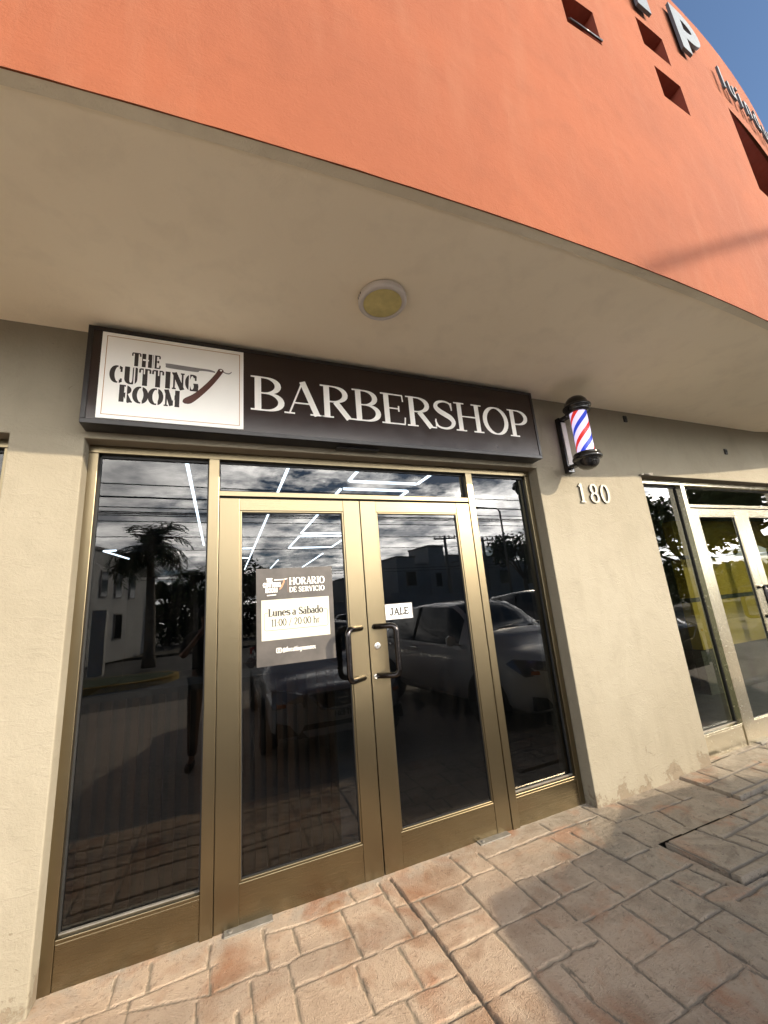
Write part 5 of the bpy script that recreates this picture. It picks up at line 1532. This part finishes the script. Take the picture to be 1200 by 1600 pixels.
for yv, sl, r in ((9.5, .336, .016), (9.6, .305, .026), (12, .277, .018), (12.1, .266, .022), (12.2, .258, .018), (12.3, .244, .016), (16, .205, .018), (24, .17, .02), (24.2, .112, .022), (24.4, .104, .02), (12.4, .262, .02)):
    z = 1.475 + sl * (yv + 2.525)
    cable((-32, -yv, z + .5), (34, -yv - .3, z - .35), r, .3, 'black overhead cable along the street, mirrored in the shop glass')
S_ = SUN_TO
pa = Vector((2.17, wy(2.17), 3.15)) + S_ / -S_.y * 9.5
pb = Vector((4.3, wy(4.3), 4.25)) + S_ / -S_.y * 9.5
dd = (pb - pa)
mb = MB()
pc = pa + S_ * 9  # leg laid along the sun ray, shaped to keep shadow off the pier
mb.tube([pc, pa, pb, pb + dd * 3], .045, 6)
tag(mb.build('overhead_cable', 'cable'), 'thick slanting service cable that shades the orange wall', 'cable', 'overhead cables along the street')
cable((15, -14, 3.5), (24, -9, 9.6), .02, .2, 'thin slanting cable mirrored at the top of the right pane')
cable((19, -9.6, 8.4), (30, -22, 6.0), .02, .3, 'thin cable running down from the street corner')
# ------------------------------------------------------------------ the photographer, mirrored beside the left mullion
M['skin'] = plain('skin', (0.36, 0.20, 0.13), 0.55)
M['shirt'] = plain('dark_shirt', (0.016, 0.017, 0.02), 0.9)
M['trousers'] = plain('dark_trousers', (0.014, 0.014, 0.017), 0.9)
M['hair'] = plain('dark_hair', (0.012, 0.010, 0.009), 0.7)
M['shoe'] = plain('shoe', (0.03, 0.028, 0.026), 0.6)
def skin_mesh(name, pts, edges, radii, mats, parent, root=0, sub=2, matf=None):
    me = bpy.data.meshes.new(name)
    me.from_pydata(pts, edges, [])
    o = bpy.data.objects.new(name, me)
    COL.objects.link(o)
    o.parent = parent
    for q in mats: me.materials.append(M[q])
    s = o.modifiers.new('skin', 'SKIN'); s.use_smooth_shade = True
    for i, r in enumerate(radii):
        r = r if isinstance(r, tuple) else (r, r)
        me.skin_vertices[0].data[i].radius = r
        me.skin_vertices[0].data[i].use_root = (i == root)
    b = o.modifiers.new('sub', 'SUBSURF'); b.levels = sub; b.render_levels = sub
    return o
pe = thing('person', 'person in dark clothes holding up a phone, faintly mirrored beside the left mullion', 'person', (-.16, -3.0, 0.0))
pe.location.z = -.13
# body faces +y; coordinates are local, phone held just behind the lens
J = {'pel': (0, 0, .95), 'waist': (0, .0, 1.10), 'chest': (0, .0, 1.30), 'neckb': (0, .0, 1.46), 'neck': (0, .02, 1.53), 'jaw': (0, .05, 1.60), 'head': (0, .045, 1.68), 'crown': (0, .03, 1.755),
     'hl': (-.10, 0, .90), 'kl': (-.12, .02, .50), 'al': (-.13, -.02, .10), 'fl': (-.15, .14, .04),
     'hr': (.10, 0, .90), 'kr': (.12, .03, .50), 'ar': (.13, -.02, .10), 'fr': (.16, .14, .04),
     'sl': (-.19, .0, 1.42), 'el': (-.25, .16, 1.22), 'wl': (-.03, .33, 1.50), 'pl': (.03, .375, 1.58),
     'sr': (.19, .0, 1.42), 'er': (.33, .15, 1.22), 'wr': (.28, .34, 1.50), 'pr': (.25, .38, 1.58)}
K = list(J)
RAD = dict(pel=(.16, .11), waist=(.145, .10), chest=(.165, .115), neckb=(.08, .07), neck=.052, jaw=(.062, .075), head=(.076, .095), crown=(.055, .07),
           hl=.088, kl=.058, al=.04, fl=(.042, .03), hr=.088, kr=.058, ar=.04, fr=(.042, .03),
           sl=.062, el=.042, wl=.028, pl=(.036, .016), sr=.062, er=.042, wr=.028, pr=(.036, .016))
ED = [('pel', 'waist'), ('waist', 'chest'), ('chest', 'neckb'), ('neckb', 'neck'), ('neck', 'jaw'), ('jaw', 'head'), ('head', 'crown'),
      ('pel', 'hl'), ('hl', 'kl'), ('kl', 'al'), ('al', 'fl'), ('pel', 'hr'), ('hr', 'kr'), ('kr', 'ar'), ('ar', 'fr'),
      ('neckb', 'sl'), ('sl', 'el'), ('el', 'wl'), ('wl', 'pl'), ('neckb', 'sr'), ('sr', 'er'), ('er', 'wr'), ('wr', 'pr')]
body = skin_mesh('body', [J[k] for k in K], [(K.index(a), K.index(b)) for a, b in ED], [RAD[k] for k in K], ['skin'], pe)
def sub_skin(name, keys, grow, mat, extra=None):
    E = [(a, b) for a, b in ED if a in keys and b in keys]
    P = [J[k] for k in keys]
    if extra:
        P = [extra.get(k, J[k]) for k in keys]
    rr = []
    for k in keys:
        r = RAD[k] if isinstance(RAD[k], tuple) else (RAD[k], RAD[k])
        rr.append((r[0] + grow, r[1] + grow))
    return skin_mesh(name, P, [(keys.index(a), keys.index(b)) for a, b in E], rr, [mat], pe)
sub_skin('shirt', ['pel', 'waist', 'chest', 'neckb', 'sl', 'el', 'sr', 'er'], .014, 'shirt', {'pel': (0, 0, .84)})
sub_skin('trousers', ['pel', 'hl', 'kl', 'al', 'hr', 'kr', 'ar'], .016, 'trousers', {'pel': (0, 0, 1.0)})
for sx in (-1, 1):
    mb = MB(); mb.tube([(sx * .13, -.07, .035), (sx * .135, .02, .045), (sx * .15, .12, .035), (sx * .16, .20, .028)], [.036, .048, .046, .03], 10)
    mb.build('shoe', 'shoe', pe)
mb = MB()
mb.lathe([(.102, -.055), (.106, 0), (.098, .045), (.07, .085), (.03, .104), (.0001, .108)], (0, .012, 1.715), n=20)
mb.build('hair', 'hair', pe)
mb = MB()
for sx in (-1, 1):
    mb.lathe([(.0001, .012), (.009, .008), (.012, 0)], (sx * .03, .128, 1.685), 'y', 10)
mb.build('eye', 'shoe', pe)
mb = MB(); mb.add([(-.012, .135, 1.655), (.012, .135, 1.655), (0, .165, 1.652), (0, .132, 1.70)], [(0, 1, 2), (0, 2, 3), (1, 3, 2)]); mb.build('nose', 'skin', pe)
# fingers of both hands curl round the phone edges
for sx, base in ((-1, Vector((.045, .385, 1.60))), (1, Vector((.238, .388, 1.60)))):
    for k in range(4):
        z = base.z - .03 + .02 * k
        a = Vector((base.x, base.y, z)); L = (.040, .046, .048, .042)[k]
        d1 = Vector((-sx * .25, .9, .1)).normalized()
        p = [a, a + d1 * .022, a + d1 * .03 + Vector((-sx * -.018, .004, .004)), a + d1 * .03 + Vector((sx * .0 - sx * -.03, -.002, .008))]
        MB().tube(p, [.0085, .008, .0075, .006], 8).build('finger', 'skin', pe)
    MB().tube([base + Vector((0, -.01, -.045)), base + Vector((-sx * -.012, .012, -.065)), base + Vector((-sx * -.03, .022, -.06))], [.011, .010, .008], 8).build('thumb', 'skin', pe)
mb = MB(); mb.box(-.075, .085, -.004, .004, -.038, .038)
ph = mb.build('phone', 'black_trim', loc=(.031, -2.596, 1.470), bevel=.004); tag(ph, 'dark phone held up by the mirrored person', 'phone')
